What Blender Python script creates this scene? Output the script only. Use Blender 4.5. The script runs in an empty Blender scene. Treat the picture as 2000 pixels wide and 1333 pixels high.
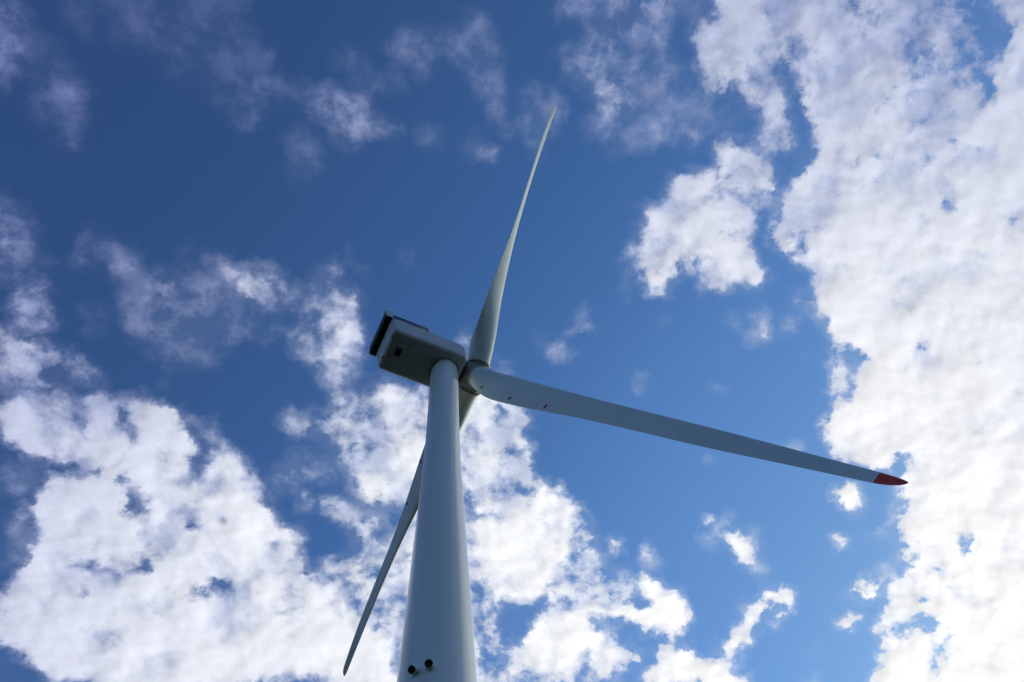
import bpy, bmesh, math
from mathutils import Vector, Matrix

scene = bpy.context.scene
rad = math.radians

# ------------------------------------------------------------------ camera
CAM_POS = Vector((0.0, -22.128, 1.6))
CAM_PITCH, CAM_ROLL, CAM_YAW = 1.2519, -0.2789, 0.3168
F = Vector((math.sin(CAM_YAW) * math.cos(CAM_PITCH), math.cos(CAM_YAW) * math.cos(CAM_PITCH), math.sin(CAM_PITCH)))
R0 = Vector((math.cos(CAM_YAW), -math.sin(CAM_YAW), 0.0))
U0 = R0.cross(F)
RT = math.cos(CAM_ROLL) * R0 + math.sin(CAM_ROLL) * U0
UP = -math.sin(CAM_ROLL) * R0 + math.cos(CAM_ROLL) * U0
cd = bpy.data.cameras.new("camera")
cam = bpy.data.objects.new("camera", cd)
scene.collection.objects.link(cam)
scene.camera = cam
cd.sensor_width = 36.0
cd.lens = 24.0
cd.clip_start = 0.1
cd.clip_end = 60000.0
M = Matrix.Identity(4)
for i in range(3):
    M[i][0], M[i][1], M[i][2], M[i][3] = RT[i], UP[i], -F[i], CAM_POS[i]
cam.matrix_world = M

scene.view_settings.view_transform = 'Standard'
scene.view_settings.look = 'None'
scene.view_settings.exposure = 0.0
scene.view_settings.gamma = 1.0

# ------------------------------------------------------------------ sun and sky
SUN_AZ = rad(54.0)      # clockwise from +Y
SUN_EL = rad(27.0)
SUN_DIR = Vector((math.sin(SUN_AZ) * math.cos(SUN_EL), math.cos(SUN_AZ) * math.cos(SUN_EL), math.sin(SUN_EL)))
sl = bpy.data.lights.new("sun", 'SUN')
sl.energy = 2.2
sl.angle = rad(0.55)
sl.color = (1.0, 0.93, 0.80)
so = bpy.data.objects.new("sun", sl)
scene.collection.objects.link(so)
so.rotation_euler = (-SUN_DIR).to_track_quat('-Z', 'Y').to_euler()
so.location = (40, 40, 90)

# Cloud cover of the sky. Zenith-centred map of the sky (stereographic:
# x = east/(1+up), y = north/(1+up)); 0 = clear, 35 = closed cloud.
COVER_X0, COVER_Y0, COVER_STEP = -0.325, -0.20, 0.0062
COVER = [
    [0, 0, 0, 0, 0, 0, 0, 0, 0, 0, 0, 0, 0, 0, 0, 0, 0, 0, 0, 0, 0, 0, 0, 0, 0, 0, 0, 0, 0, 0, 0, 0, 0, 0, 0, 0, 0, 0, 0, 0, 0, 0, 0, 0, 0, 0, 0, 0, 0, 0, 0, 0, 0, 0, 0, 0, 0, 0, 0, 0, 0, 0, 0, 0, 0, 0, 0, 0, 0, 0, 0, 0, 0, 0, 0, 0, 0, 0, 0, 0, 0, 0, 0, 0, 22, 32, 32, 32, 32, 32, 32, 32, 32, 32, 32, 32, 32, 32, 32, 32, 32, 32, 32, 32, 32, 32, 32, 32, 32, 32, 32, 32, 32, 32, 32, 32, 32, 32, 32, 32, 32, 32, 32, 32, 32, 32, 32],
    [0, 0, 0, 0, 0, 0, 0, 0, 0, 0, 0, 0, 0, 0, 0, 0, 0, 0, 0, 0, 0, 0, 0, 0, 0, 0, 0, 0, 0, 0, 0, 0, 0, 0, 0, 0, 0, 0, 0, 0, 0, 0, 0, 0, 0, 0, 0, 0, 0, 0, 0, 0, 0, 0, 0, 0, 0, 0, 0, 0, 0, 0, 0, 0, 0, 0, 0, 0, 0, 0, 0, 0, 0, 0, 0, 0, 0, 0, 0, 0, 0, 0, 0, 0, 11, 32, 32, 32, 32, 32, 32, 32, 32, 32, 32, 32, 32, 32, 32, 32, 32, 32, 32, 32, 32, 32, 32, 32, 32, 32, 32, 32, 32, 32, 32, 32, 32, 32, 32, 32, 32, 32, 32, 32, 32, 32, 32],
    [0, 0, 0, 0, 0, 0, 0, 0, 0, 0, 0, 0, 0, 0, 0, 0, 0, 0, 0, 0, 0, 0, 0, 0, 0, 0, 0, 0, 0, 0, 0, 0, 0, 0, 0, 0, 0, 0, 0, 0, 0, 0, 0, 0, 0, 0, 0, 0, 0, 0, 0, 0, 0, 0, 0, 0, 0, 0, 0, 0, 0, 0, 0, 0, 0, 0, 0, 0, 0, 0, 0, 0, 0, 0, 0, 0, 0, 0, 0, 0, 0, 0, 0, 0, 3, 32, 32, 32, 32, 32, 32, 32, 32, 32, 32, 32, 32, 32, 32, 32, 32, 32, 32, 32, 32, 32, 32, 32, 32, 32, 32, 32, 32, 32, 32, 32, 32, 32, 32, 32, 32, 32, 32, 32, 32, 32, 32],
    [0, 0, 0, 0, 0, 0, 0, 0, 0, 0, 0, 0, 0, 0, 0, 0, 0, 0, 0, 0, 0, 0, 0, 0, 0, 0, 0, 0, 0, 0, 0, 0, 0, 0, 0, 0, 0, 0, 0, 0, 0, 0, 0, 0, 0, 0, 0, 0, 0, 0, 0, 0, 0, 0, 0, 0, 0, 0, 0, 0, 0, 0, 0, 0, 0, 0, 0, 0, 0, 0, 0, 0, 0, 0, 0, 0, 0, 0, 0, 0, 0, 0, 0, 0, 0, 29, 32, 32, 32, 32, 32, 32, 32, 32, 32, 32, 32, 32, 32, 32, 32, 32, 32, 32, 32, 32, 32, 32, 32, 32, 32, 32, 32, 32, 32, 32, 32, 32, 32, 32, 32, 32, 32, 32, 32, 32, 32],
    [0, 0, 0, 0, 0, 0, 0, 0, 0, 0, 0, 0, 0, 0, 0, 0, 0, 0, 0, 0, 0, 0, 0, 0, 0, 0, 0, 0, 0, 0, 0, 0, 0, 0, 0, 0, 0, 0, 0, 0, 0, 0, 0, 0, 0, 0, 0, 0, 0, 0, 0, 0, 0, 0, 0, 0, 0, 0, 0, 0, 0, 0, 0, 0, 0, 0, 0, 0, 0, 0, 0, 0, 0, 0, 0, 0, 0, 0, 0, 0, 0, 0, 0, 0, 0, 22, 32, 32, 32, 32, 32, 32, 32, 32, 32, 32, 32, 32, 32, 32, 32, 32, 32, 32, 32, 32, 32, 32, 32, 32, 32, 32, 32, 32, 32, 32, 32, 32, 32, 32, 32, 32, 32, 32, 32, 32, 32],
    [0, 0, 0, 0, 0, 0, 0, 0, 0, 0, 0, 0, 0, 0, 0, 0, 0, 0, 0, 0, 0, 0, 0, 0, 0, 0, 0, 0, 0, 0, 0, 0, 0, 0, 0, 0, 0, 0, 0, 0, 0, 0, 0, 0, 0, 0, 0, 0, 0, 0, 0, 0, 0, 0, 0, 0, 0, 0, 0, 0, 0, 0, 0, 0, 0, 0, 0, 0, 0, 0, 0, 0, 0, 0, 0, 0, 0, 0, 0, 0, 0, 0, 0, 0, 0, 11, 32, 32, 32, 32, 32, 32, 32, 32, 32, 32, 32, 32, 32, 32, 32, 32, 32, 32, 32, 32, 32, 32, 32, 32, 32, 32, 32, 32, 32, 32, 32, 32, 32, 32, 32, 32, 32, 32, 32, 32, 32],
    [0, 0, 0, 0, 0, 0, 0, 0, 0, 0, 0, 0, 0, 0, 0, 0, 0, 0, 0, 0, 0, 0, 0, 0, 0, 0, 0, 0, 0, 0, 0, 0, 0, 0, 0, 0, 0, 0, 0, 0, 0, 0, 0, 0, 0, 0, 0, 0, 0, 0, 0, 0, 0, 0, 0, 0, 0, 0, 0, 0, 0, 0, 0, 0, 0, 0, 0, 0, 0, 0, 0, 0, 0, 0, 0, 0, 0, 0, 0, 0, 0, 0, 0, 0, 0, 3, 32, 32, 32, 32, 32, 32, 32, 32, 32, 32, 32, 32, 32, 32, 32, 32, 32, 32, 32, 32, 32, 32, 32, 32, 32, 32, 32, 32, 32, 32, 32, 32, 32, 32, 32, 32, 32, 32, 32, 32, 32],
    [0, 0, 0, 0, 0, 0, 0, 0, 0, 0, 0, 0, 0, 0, 0, 0, 0, 0, 0, 0, 0, 0, 0, 0, 0, 0, 0, 0, 0, 0, 0, 0, 0, 0, 0, 0, 0, 0, 0, 0, 0, 0, 0, 0, 0, 0, 0, 0, 0, 0, 0, 0, 0, 0, 0, 0, 0, 0, 0, 0, 0, 0, 0, 0, 0, 0, 0, 0, 0, 0, 0, 0, 0, 0, 0, 0, 0, 0, 0, 0, 0, 0, 0, 0, 0, 1, 29, 32, 32, 32, 32, 32, 32, 32, 32, 32, 32, 32, 32, 32, 32, 32, 32, 32, 32, 32, 32, 32, 32, 32, 32, 32, 32, 32, 32, 32, 32, 32, 32, 32, 32, 32, 32, 32, 32, 32, 32],
    [0, 0, 0, 0, 0, 0, 0, 0, 0, 0, 0, 0, 0, 0, 0, 0, 0, 0, 0, 0, 0, 0, 0, 0, 0, 0, 0, 0, 0, 0, 0, 0, 0, 0, 0, 0, 0, 0, 0, 0, 0, 0, 0, 0, 0, 0, 0, 0, 0, 0, 0, 0, 0, 0, 0, 0, 0, 0, 0, 0, 0, 0, 0, 0, 0, 0, 0, 0, 0, 0, 0, 0, 0, 0, 0, 0, 0, 0, 0, 0, 0, 0, 0, 0, 0, 0, 23, 32, 31, 31, 31, 31, 31, 31, 31, 31, 31, 31, 31, 31, 31, 31, 31, 32, 32, 32, 32, 32, 32, 32, 32, 32, 32, 32, 32, 32, 32, 32, 32, 32, 32, 32, 32, 32, 32, 32, 32],
    [0, 0, 0, 0, 0, 0, 0, 0, 0, 0, 0, 0, 0, 0, 0, 0, 0, 0, 0, 0, 0, 0, 0, 0, 0, 0, 0, 0, 0, 0, 0, 0, 0, 0, 0, 0, 0, 0, 0, 0, 0, 0, 0, 0, 0, 0, 0, 0, 0, 0, 0, 0, 0, 0, 0, 0, 0, 0, 0, 0, 0, 0, 0, 0, 0, 0, 0, 0, 0, 0, 0, 0, 0, 0, 0, 0, 0, 0, 0, 0, 0, 0, 0, 0, 0, 0, 14, 31, 30, 29, 29, 29, 29, 29, 29, 29, 29, 29, 29, 29, 29, 28, 25, 19, 18, 32, 32, 32, 32, 32, 32, 32, 32, 32, 32, 32, 32, 32, 32, 32, 32, 32, 32, 32, 32, 32, 32],
    [0, 0, 0, 0, 0, 0, 0, 0, 0, 0, 0, 0, 0, 0, 0, 0, 0, 0, 0, 0, 0, 0, 0, 0, 0, 0, 0, 0, 0, 0, 0, 0, 0, 0, 0, 0, 0, 0, 0, 0, 0, 0, 0, 0, 0, 0, 0, 0, 0, 0, 0, 0, 0, 0, 0, 0, 0, 0, 0, 0, 0, 0, 0, 0, 0, 0, 0, 0, 0, 0, 0, 0, 0, 0, 0, 0, 0, 0, 0, 0, 0, 0, 0, 0, 0, 0, 7, 30, 29, 27, 27, 27, 27, 27, 27, 27, 27, 27, 27, 27, 27, 26, 22, 20, 5, 32, 32, 32, 32, 32, 32, 32, 32, 32, 32, 32, 32, 32, 32, 32, 32, 32, 32, 32, 32, 32, 32],
    [0, 0, 0, 0, 0, 0, 0, 0, 0, 0, 0, 0, 0, 0, 0, 0, 0, 0, 0, 0, 0, 0, 0, 0, 0, 0, 0, 0, 0, 0, 0, 0, 0, 0, 0, 0, 0, 0, 0, 0, 0, 0, 0, 0, 0, 0, 0, 0, 0, 0, 0, 0, 0, 0, 0, 0, 0, 0, 0, 0, 0, 0, 0, 0, 0, 0, 0, 0, 0, 0, 0, 0, 0, 0, 0, 0, 0, 0, 0, 0, 0, 0, 0, 0, 0, 0, 3, 29, 29, 27, 26, 26, 26, 26, 26, 26, 26, 26, 26, 26, 26, 26, 23, 21, 6, 27, 32, 32, 32, 32, 32, 32, 32, 32, 32, 32, 32, 32, 32, 32, 32, 32, 32, 32, 32, 32, 32],
    [0, 0, 0, 0, 0, 0, 0, 0, 0, 0, 0, 0, 0, 0, 0, 0, 0, 0, 0, 0, 0, 0, 0, 0, 0, 0, 0, 0, 0, 0, 0, 0, 0, 0, 0, 0, 0, 0, 0, 0, 0, 0, 0, 0, 0, 0, 0, 0, 0, 0, 0, 0, 0, 0, 0, 0, 0, 0, 0, 0, 0, 0, 0, 0, 0, 0, 0, 0, 0, 0, 0, 0, 0, 0, 0, 0, 0, 0, 0, 0, 0, 0, 0, 1, 1, 1, 2, 26, 29, 27, 26, 26, 26, 26, 26, 26, 26, 26, 26, 26, 26, 26, 24, 21, 11, 13, 32, 32, 32, 32, 32, 32, 32, 32, 32, 32, 32, 32, 32, 32, 32, 32, 32, 32, 32, 32, 32],
    [0, 0, 0, 0, 0, 0, 0, 0, 0, 0, 0, 0, 0, 0, 0, 0, 0, 0, 0, 0, 0, 0, 0, 0, 0, 0, 0, 0, 0, 0, 0, 0, 0, 0, 0, 0, 0, 0, 0, 0, 0, 0, 0, 0, 0, 0, 0, 0, 0, 0, 0, 0, 0, 0, 0, 0, 0, 0, 0, 0, 0, 0, 0, 2, 3, 4, 5, 5, 7, 8, 9, 9, 10, 11, 10, 10, 8, 1, 1, 22, 23, 24, 24, 24, 24, 24, 25, 24, 30, 28, 26, 26, 26, 26, 26, 26, 26, 26, 26, 26, 26, 26, 25, 22, 19, 6, 32, 32, 32, 32, 32, 32, 32, 32, 32, 32, 32, 32, 32, 32, 32, 32, 32, 32, 32, 32, 32],
    [0, 0, 0, 0, 0, 0, 0, 0, 0, 0, 0, 0, 0, 0, 0, 0, 0, 0, 0, 0, 0, 0, 0, 0, 0, 0, 0, 0, 0, 0, 0, 0, 0, 0, 0, 0, 0, 0, 0, 0, 0, 0, 0, 0, 0, 0, 0, 0, 0, 0, 0, 0, 0, 0, 0, 0, 0, 0, 0, 0, 0, 0, 1, 10, 13, 13, 14, 14, 17, 17, 17, 17, 17, 17, 16, 14, 11, 2, 0, 18, 25, 25, 25, 25, 25, 25, 25, 25, 30, 28, 27, 26, 26, 26, 26, 26, 26, 26, 26, 26, 26, 26, 26, 22, 21, 5, 29, 32, 32, 32, 32, 32, 32, 32, 32, 32, 32, 32, 32, 32, 32, 32, 32, 32, 32, 32, 32],
    [0, 0, 0, 0, 0, 0, 0, 0, 0, 0, 0, 0, 0, 0, 0, 0, 0, 0, 0, 0, 0, 0, 0, 0, 0, 0, 0, 0, 0, 0, 0, 0, 0, 0, 0, 0, 0, 0, 0, 0, 0, 0, 0, 0, 0, 0, 0, 0, 0, 0, 0, 0, 0, 0, 0, 0, 0, 0, 0, 0, 0, 0, 1, 9, 14, 14, 14, 14, 17, 17, 18, 18, 18, 17, 17, 14, 12, 3, 0, 11, 25, 25, 25, 25, 25, 25, 25, 25, 30, 29, 27, 26, 26, 26, 26, 26, 26, 26, 26, 26, 26, 26, 26, 23, 21, 8, 18, 32, 32, 32, 32, 32, 32, 32, 32, 32, 32, 32, 32, 32, 32, 32, 32, 32, 32, 32, 32],
    [0, 0, 0, 0, 0, 0, 0, 0, 0, 0, 0, 0, 0, 0, 0, 0, 0, 0, 0, 0, 0, 0, 0, 0, 0, 0, 0, 0, 1, 1, 1, 1, 1, 1, 2, 1, 0, 0, 0, 0, 0, 0, 0, 0, 0, 0, 0, 0, 0, 0, 0, 0, 0, 0, 0, 0, 0, 0, 0, 0, 0, 0, 0, 7, 14, 14, 14, 14, 16, 17, 18, 18, 18, 17, 17, 14, 11, 7, 5, 6, 25, 25, 25, 25, 25, 25, 25, 25, 29, 29, 27, 26, 26, 26, 26, 26, 26, 26, 26, 26, 26, 26, 26, 24, 21, 16, 7, 32, 32, 32, 32, 32, 32, 32, 32, 32, 32, 32, 32, 32, 32, 32, 32, 32, 32, 32, 32],
    [0, 0, 0, 0, 0, 0, 0, 0, 0, 0, 0, 0, 0, 0, 0, 0, 0, 0, 0, 1, 1, 1, 1, 1, 2, 2, 2, 3, 3, 3, 3, 4, 4, 4, 3, 2, 1, 0, 0, 0, 0, 0, 0, 0, 0, 0, 0, 0, 0, 0, 0, 0, 0, 0, 0, 0, 0, 0, 0, 0, 0, 0, 0, 6, 13, 14, 14, 14, 16, 17, 18, 18, 18, 17, 17, 14, 11, 7, 7, 5, 25, 25, 25, 25, 25, 25, 25, 25, 27, 30, 28, 26, 26, 26, 26, 26, 26, 26, 26, 26, 26, 26, 26, 25, 22, 21, 5, 30, 32, 32, 32, 32, 32, 32, 32, 32, 32, 32, 32, 32, 32, 32, 32, 32, 32, 32, 32],
    [0, 0, 0, 0, 0, 0, 0, 0, 0, 0, 0, 0, 0, 0, 0, 0, 0, 0, 1, 3, 3, 4, 4, 4, 4, 5, 5, 5, 5, 5, 5, 5, 5, 5, 3, 1, 0, 0, 0, 0, 0, 0, 0, 0, 0, 0, 0, 0, 0, 0, 0, 0, 0, 0, 0, 0, 0, 0, 0, 0, 0, 0, 0, 4, 12, 14, 14, 14, 15, 17, 17, 18, 18, 17, 17, 14, 12, 7, 8, 6, 22, 25, 25, 25, 25, 25, 25, 25, 25, 30, 28, 27, 26, 26, 26, 26, 26, 26, 26, 26, 26, 26, 26, 26, 22, 21, 6, 17, 32, 32, 32, 32, 32, 32, 32, 32, 32, 32, 32, 32, 32, 32, 32, 32, 32, 32, 32],
    [0, 0, 0, 0, 0, 0, 0, 0, 0, 0, 0, 0, 0, 0, 0, 0, 0, 1, 3, 5, 5, 5, 5, 5, 5, 6, 6, 6, 6, 6, 6, 6, 5, 4, 2, 0, 0, 0, 0, 0, 0, 0, 0, 0, 0, 0, 0, 0, 0, 0, 0, 0, 0, 0, 0, 0, 0, 0, 0, 0, 0, 0, 0, 2, 12, 14, 14, 14, 15, 17, 17, 18, 18, 17, 17, 15, 12, 6, 8, 8, 9, 25, 25, 25, 25, 25, 25, 25, 25, 30, 29, 27, 26, 26, 26, 26, 26, 26, 26, 26, 26, 25, 26, 26, 23, 21, 11, 7, 32, 32, 32, 32, 32, 32, 32, 32, 32, 32, 32, 32, 32, 32, 32, 32, 32, 32, 32],
    [0, 0, 0, 0, 0, 0, 0, 0, 0, 0, 0, 0, 0, 0, 0, 0, 0, 1, 4, 5, 6, 6, 6, 6, 6, 6, 6, 6, 6, 6, 6, 5, 4, 2, 0, 0, 0, 0, 0, 0, 0, 0, 0, 0, 0, 0, 0, 0, 0, 0, 0, 0, 0, 0, 0, 1, 0, 0, 0, 0, 0, 0, 0, 2, 10, 13, 13, 14, 14, 17, 18, 18, 17, 18, 18, 15, 12, 4, 7, 7, 8, 18, 25, 25, 25, 25, 25, 25, 25, 28, 29, 27, 26, 26, 26, 26, 26, 26, 26, 26, 26, 19, 26, 26, 24, 21, 21, 5, 11, 32, 32, 32, 32, 32, 32, 32, 32, 32, 32, 32, 32, 32, 32, 32, 32, 32, 32],
    [0, 0, 0, 0, 0, 0, 0, 0, 0, 0, 0, 0, 0, 0, 0, 0, 1, 4, 4, 5, 6, 6, 6, 6, 6, 6, 6, 6, 6, 6, 5, 5, 3, 1, 0, 0, 0, 0, 0, 0, 0, 0, 0, 0, 0, 0, 0, 0, 0, 0, 0, 0, 0, 1, 4, 7, 3, 0, 0, 0, 0, 0, 0, 0, 2, 3, 4, 10, 14, 16, 21, 18, 12, 14, 19, 14, 8, 1, 16, 24, 25, 26, 26, 26, 27, 27, 25, 25, 21, 21, 29, 28, 26, 26, 26, 26, 26, 26, 26, 26, 26, 26, 26, 26, 24, 21, 21, 9, 9, 32, 32, 32, 32, 32, 32, 32, 32, 32, 32, 32, 32, 32, 32, 32, 32, 32, 32],
    [8, 10, 10, 8, 5, 3, 1, 1, 0, 0, 0, 0, 0, 0, 0, 1, 5, 6, 4, 5, 6, 6, 6, 6, 6, 6, 6, 6, 6, 6, 5, 4, 1, 0, 0, 0, 0, 0, 0, 0, 0, 0, 0, 0, 0, 0, 0, 0, 0, 0, 1, 1, 1, 4, 9, 10, 7, 1, 0, 0, 0, 0, 0, 0, 0, 0, 1, 9, 14, 14, 16, 16, 13, 13, 14, 12, 4, 1, 22, 25, 27, 27, 27, 27, 27, 27, 25, 25, 24, 11, 24, 28, 27, 26, 26, 26, 23, 26, 26, 26, 26, 26, 26, 26, 16, 22, 21, 19, 14, 32, 32, 32, 32, 32, 32, 32, 32, 32, 32, 32, 32, 32, 32, 32, 32, 32, 32],
    [15, 15, 15, 15, 14, 14, 13, 11, 9, 6, 4, 3, 1, 0, 0, 3, 6, 5, 4, 5, 6, 6, 7, 6, 6, 6, 6, 6, 6, 6, 5, 3, 1, 0, 0, 0, 0, 0, 0, 0, 0, 0, 0, 0, 0, 0, 1, 3, 4, 5, 7, 8, 8, 9, 10, 10, 9, 3, 0, 0, 0, 0, 0, 0, 0, 2, 7, 13, 14, 14, 14, 14, 11, 11, 13, 11, 2, 0, 8, 25, 27, 27, 27, 27, 27, 27, 25, 25, 25, 19, 20, 28, 27, 26, 26, 26, 25, 26, 26, 26, 26, 26, 26, 26, 23, 22, 21, 16, 24, 32, 32, 32, 32, 32, 32, 32, 32, 32, 32, 32, 32, 32, 32, 32, 32, 32, 32],
    [15, 15, 15, 15, 15, 15, 15, 15, 15, 15, 14, 14, 5, 0, 0, 2, 6, 5, 3, 5, 7, 8, 8, 6, 6, 6, 6, 6, 7, 7, 5, 3, 1, 0, 0, 0, 0, 0, 0, 0, 0, 0, 0, 0, 0, 0, 5, 9, 10, 10, 11, 11, 10, 10, 10, 10, 10, 6, 1, 0, 0, 0, 0, 0, 1, 8, 13, 14, 15, 14, 14, 14, 12, 9, 8, 9, 1, 1, 0, 14, 26, 27, 27, 27, 27, 27, 25, 24, 20, 24, 24, 29, 25, 26, 21, 26, 26, 26, 26, 26, 26, 26, 26, 26, 26, 24, 21, 19, 20, 32, 32, 32, 32, 32, 32, 32, 32, 32, 32, 32, 32, 32, 32, 32, 32, 32, 32],
    [15, 15, 15, 15, 15, 15, 15, 15, 15, 15, 15, 14, 6, 1, 0, 1, 4, 4, 2, 4, 5, 7, 7, 5, 6, 6, 6, 8, 6, 6, 5, 4, 2, 0, 0, 0, 0, 0, 0, 0, 1, 1, 1, 0, 0, 1, 8, 10, 10, 10, 10, 10, 9, 9, 10, 10, 10, 8, 2, 0, 0, 0, 0, 0, 1, 8, 14, 14, 14, 14, 14, 14, 14, 15, 10, 8, 4, 3, 6, 14, 25, 27, 27, 26, 25, 25, 25, 20, 2, 3, 12, 29, 27, 26, 26, 26, 26, 26, 26, 26, 26, 26, 26, 26, 26, 26, 23, 21, 7, 32, 32, 32, 32, 32, 32, 32, 32, 32, 32, 32, 32, 32, 32, 32, 32, 32, 32],
    [15, 15, 15, 15, 15, 15, 15, 15, 15, 15, 12, 11, 4, 3, 1, 0, 2, 1, 1, 2, 2, 3, 4, 5, 5, 6, 6, 7, 6, 6, 6, 7, 3, 2, 0, 0, 0, 0, 0, 0, 3, 5, 5, 2, 0, 0, 3, 6, 9, 10, 8, 4, 2, 4, 8, 10, 10, 10, 4, 0, 0, 0, 0, 0, 0, 6, 13, 14, 14, 14, 14, 14, 14, 14, 15, 15, 17, 14, 2, 10, 25, 25, 25, 25, 25, 25, 25, 25, 9, 2, 6, 29, 27, 26, 26, 26, 26, 26, 26, 26, 26, 26, 26, 26, 26, 27, 26, 23, 6, 32, 32, 32, 32, 32, 32, 32, 32, 32, 32, 32, 32, 32, 32, 32, 32, 32, 32],
    [15, 15, 15, 15, 15, 15, 15, 15, 15, 15, 15, 15, 6, 5, 2, 0, 0, 0, 0, 0, 1, 1, 2, 4, 5, 7, 6, 6, 6, 7, 9, 8, 5, 7, 1, 0, 0, 0, 0, 0, 2, 5, 6, 5, 1, 0, 2, 1, 2, 7, 5, 0, 0, 0, 2, 7, 12, 10, 6, 0, 0, 0, 0, 0, 0, 1, 6, 10, 16, 20, 19, 17, 14, 14, 14, 13, 14, 13, 4, 2, 15, 25, 24, 25, 25, 25, 25, 25, 23, 3, 4, 29, 28, 27, 26, 26, 26, 26, 27, 27, 22, 27, 27, 27, 27, 28, 28, 26, 10, 32, 32, 32, 32, 32, 32, 32, 32, 32, 32, 32, 32, 32, 32, 32, 32, 32, 32],
    [15, 15, 15, 15, 15, 15, 15, 15, 15, 15, 15, 14, 4, 7, 4, 1, 0, 0, 0, 0, 0, 0, 1, 3, 4, 4, 6, 5, 5, 6, 9, 9, 4, 2, 1, 0, 0, 0, 0, 0, 0, 2, 4, 3, 2, 3, 3, 4, 0, 2, 1, 0, 0, 0, 0, 3, 11, 11, 7, 1, 0, 2, 5, 1, 3, 0, 0, 3, 11, 20, 20, 21, 17, 14, 11, 10, 11, 11, 7, 12, 6, 12, 3, 4, 19, 25, 25, 25, 25, 13, 3, 27, 29, 27, 27, 27, 27, 27, 28, 28, 29, 29, 29, 29, 29, 29, 30, 27, 22, 32, 32, 32, 32, 32, 32, 32, 32, 32, 32, 32, 32, 32, 32, 32, 32, 32, 32],
    [15, 15, 15, 15, 15, 15, 15, 15, 15, 15, 14, 6, 3, 8, 7, 3, 0, 0, 0, 0, 0, 0, 0, 1, 2, 2, 3, 4, 5, 5, 8, 9, 7, 6, 5, 4, 3, 3, 3, 8, 8, 5, 2, 1, 6, 3, 2, 3, 0, 0, 0, 0, 0, 0, 0, 1, 6, 10, 7, 1, 2, 7, 7, 7, 7, 5, 0, 0, 5, 13, 14, 17, 18, 13, 7, 8, 8, 5, 9, 9, 9, 8, 7, 5, 4, 19, 8, 23, 25, 24, 3, 8, 30, 28, 27, 28, 28, 29, 30, 30, 30, 31, 30, 24, 31, 31, 31, 26, 31, 32, 32, 32, 32, 32, 32, 32, 32, 32, 32, 32, 32, 32, 32, 32, 32, 32, 32],
    [15, 15, 15, 15, 15, 15, 15, 15, 15, 14, 7, 0, 4, 9, 10, 7, 1, 0, 0, 0, 0, 0, 0, 0, 0, 1, 1, 2, 3, 5, 6, 9, 9, 7, 5, 5, 7, 6, 12, 14, 14, 14, 11, 6, 1, 0, 0, 0, 0, 0, 0, 0, 0, 0, 0, 0, 1, 8, 6, 1, 5, 9, 9, 9, 9, 7, 1, 0, 4, 12, 14, 14, 14, 12, 4, 5, 6, 7, 6, 8, 9, 9, 10, 9, 7, 2, 3, 23, 25, 25, 12, 2, 23, 30, 29, 29, 30, 30, 31, 31, 32, 32, 32, 32, 32, 27, 31, 32, 32, 32, 32, 32, 32, 32, 32, 32, 32, 32, 32, 32, 32, 32, 32, 32, 32, 32, 32],
    [15, 15, 15, 15, 15, 15, 15, 15, 14, 10, 0, 1, 7, 10, 12, 10, 2, 0, 0, 0, 0, 0, 0, 0, 0, 0, 0, 1, 2, 3, 5, 6, 7, 4, 1, 1, 2, 4, 13, 14, 15, 15, 14, 11, 1, 0, 0, 0, 0, 0, 0, 0, 0, 0, 0, 0, 1, 6, 5, 0, 4, 9, 9, 9, 8, 6, 0, 1, 4, 11, 12, 11, 9, 8, 8, 9, 9, 10, 9, 9, 7, 5, 7, 5, 5, 2, 9, 25, 25, 25, 20, 2, 5, 30, 31, 31, 31, 31, 31, 32, 32, 32, 32, 32, 32, 31, 17, 32, 32, 32, 32, 32, 32, 32, 32, 32, 32, 32, 32, 32, 32, 32, 32, 32, 32, 32, 32],
    [15, 14, 14, 13, 12, 11, 8, 7, 5, 1, 0, 4, 9, 10, 10, 8, 1, 0, 0, 0, 0, 0, 0, 0, 0, 0, 0, 0, 1, 2, 4, 4, 2, 1, 0, 0, 0, 1, 6, 12, 14, 14, 14, 13, 6, 3, 2, 0, 0, 1, 0, 0, 0, 0, 0, 0, 0, 2, 2, 4, 2, 8, 9, 8, 7, 4, 0, 1, 5, 8, 9, 10, 10, 9, 10, 10, 10, 9, 9, 9, 16, 6, 1, 15, 20, 6, 4, 24, 25, 25, 24, 3, 2, 17, 32, 32, 32, 32, 29, 28, 32, 32, 32, 30, 30, 32, 32, 24, 32, 27, 29, 32, 32, 32, 32, 32, 32, 32, 32, 32, 32, 32, 32, 32, 32, 32, 32],
    [7, 4, 3, 2, 1, 1, 0, 0, 0, 0, 0, 4, 7, 7, 9, 5, 1, 0, 0, 0, 0, 0, 0, 0, 0, 0, 0, 0, 0, 1, 4, 7, 2, 0, 0, 0, 1, 1, 1, 5, 13, 14, 14, 14, 13, 11, 7, 5, 0, 2, 3, 2, 0, 0, 0, 4, 1, 0, 2, 5, 1, 6, 8, 5, 2, 0, 0, 0, 3, 6, 8, 9, 10, 10, 8, 8, 7, 7, 5, 4, 9, 1, 6, 26, 26, 25, 16, 9, 22, 25, 19, 1, 2, 5, 32, 32, 32, 31, 26, 19, 27, 32, 32, 31, 25, 32, 32, 21, 32, 32, 32, 32, 32, 32, 32, 32, 32, 32, 32, 32, 32, 32, 32, 32, 32, 32, 32],
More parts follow.
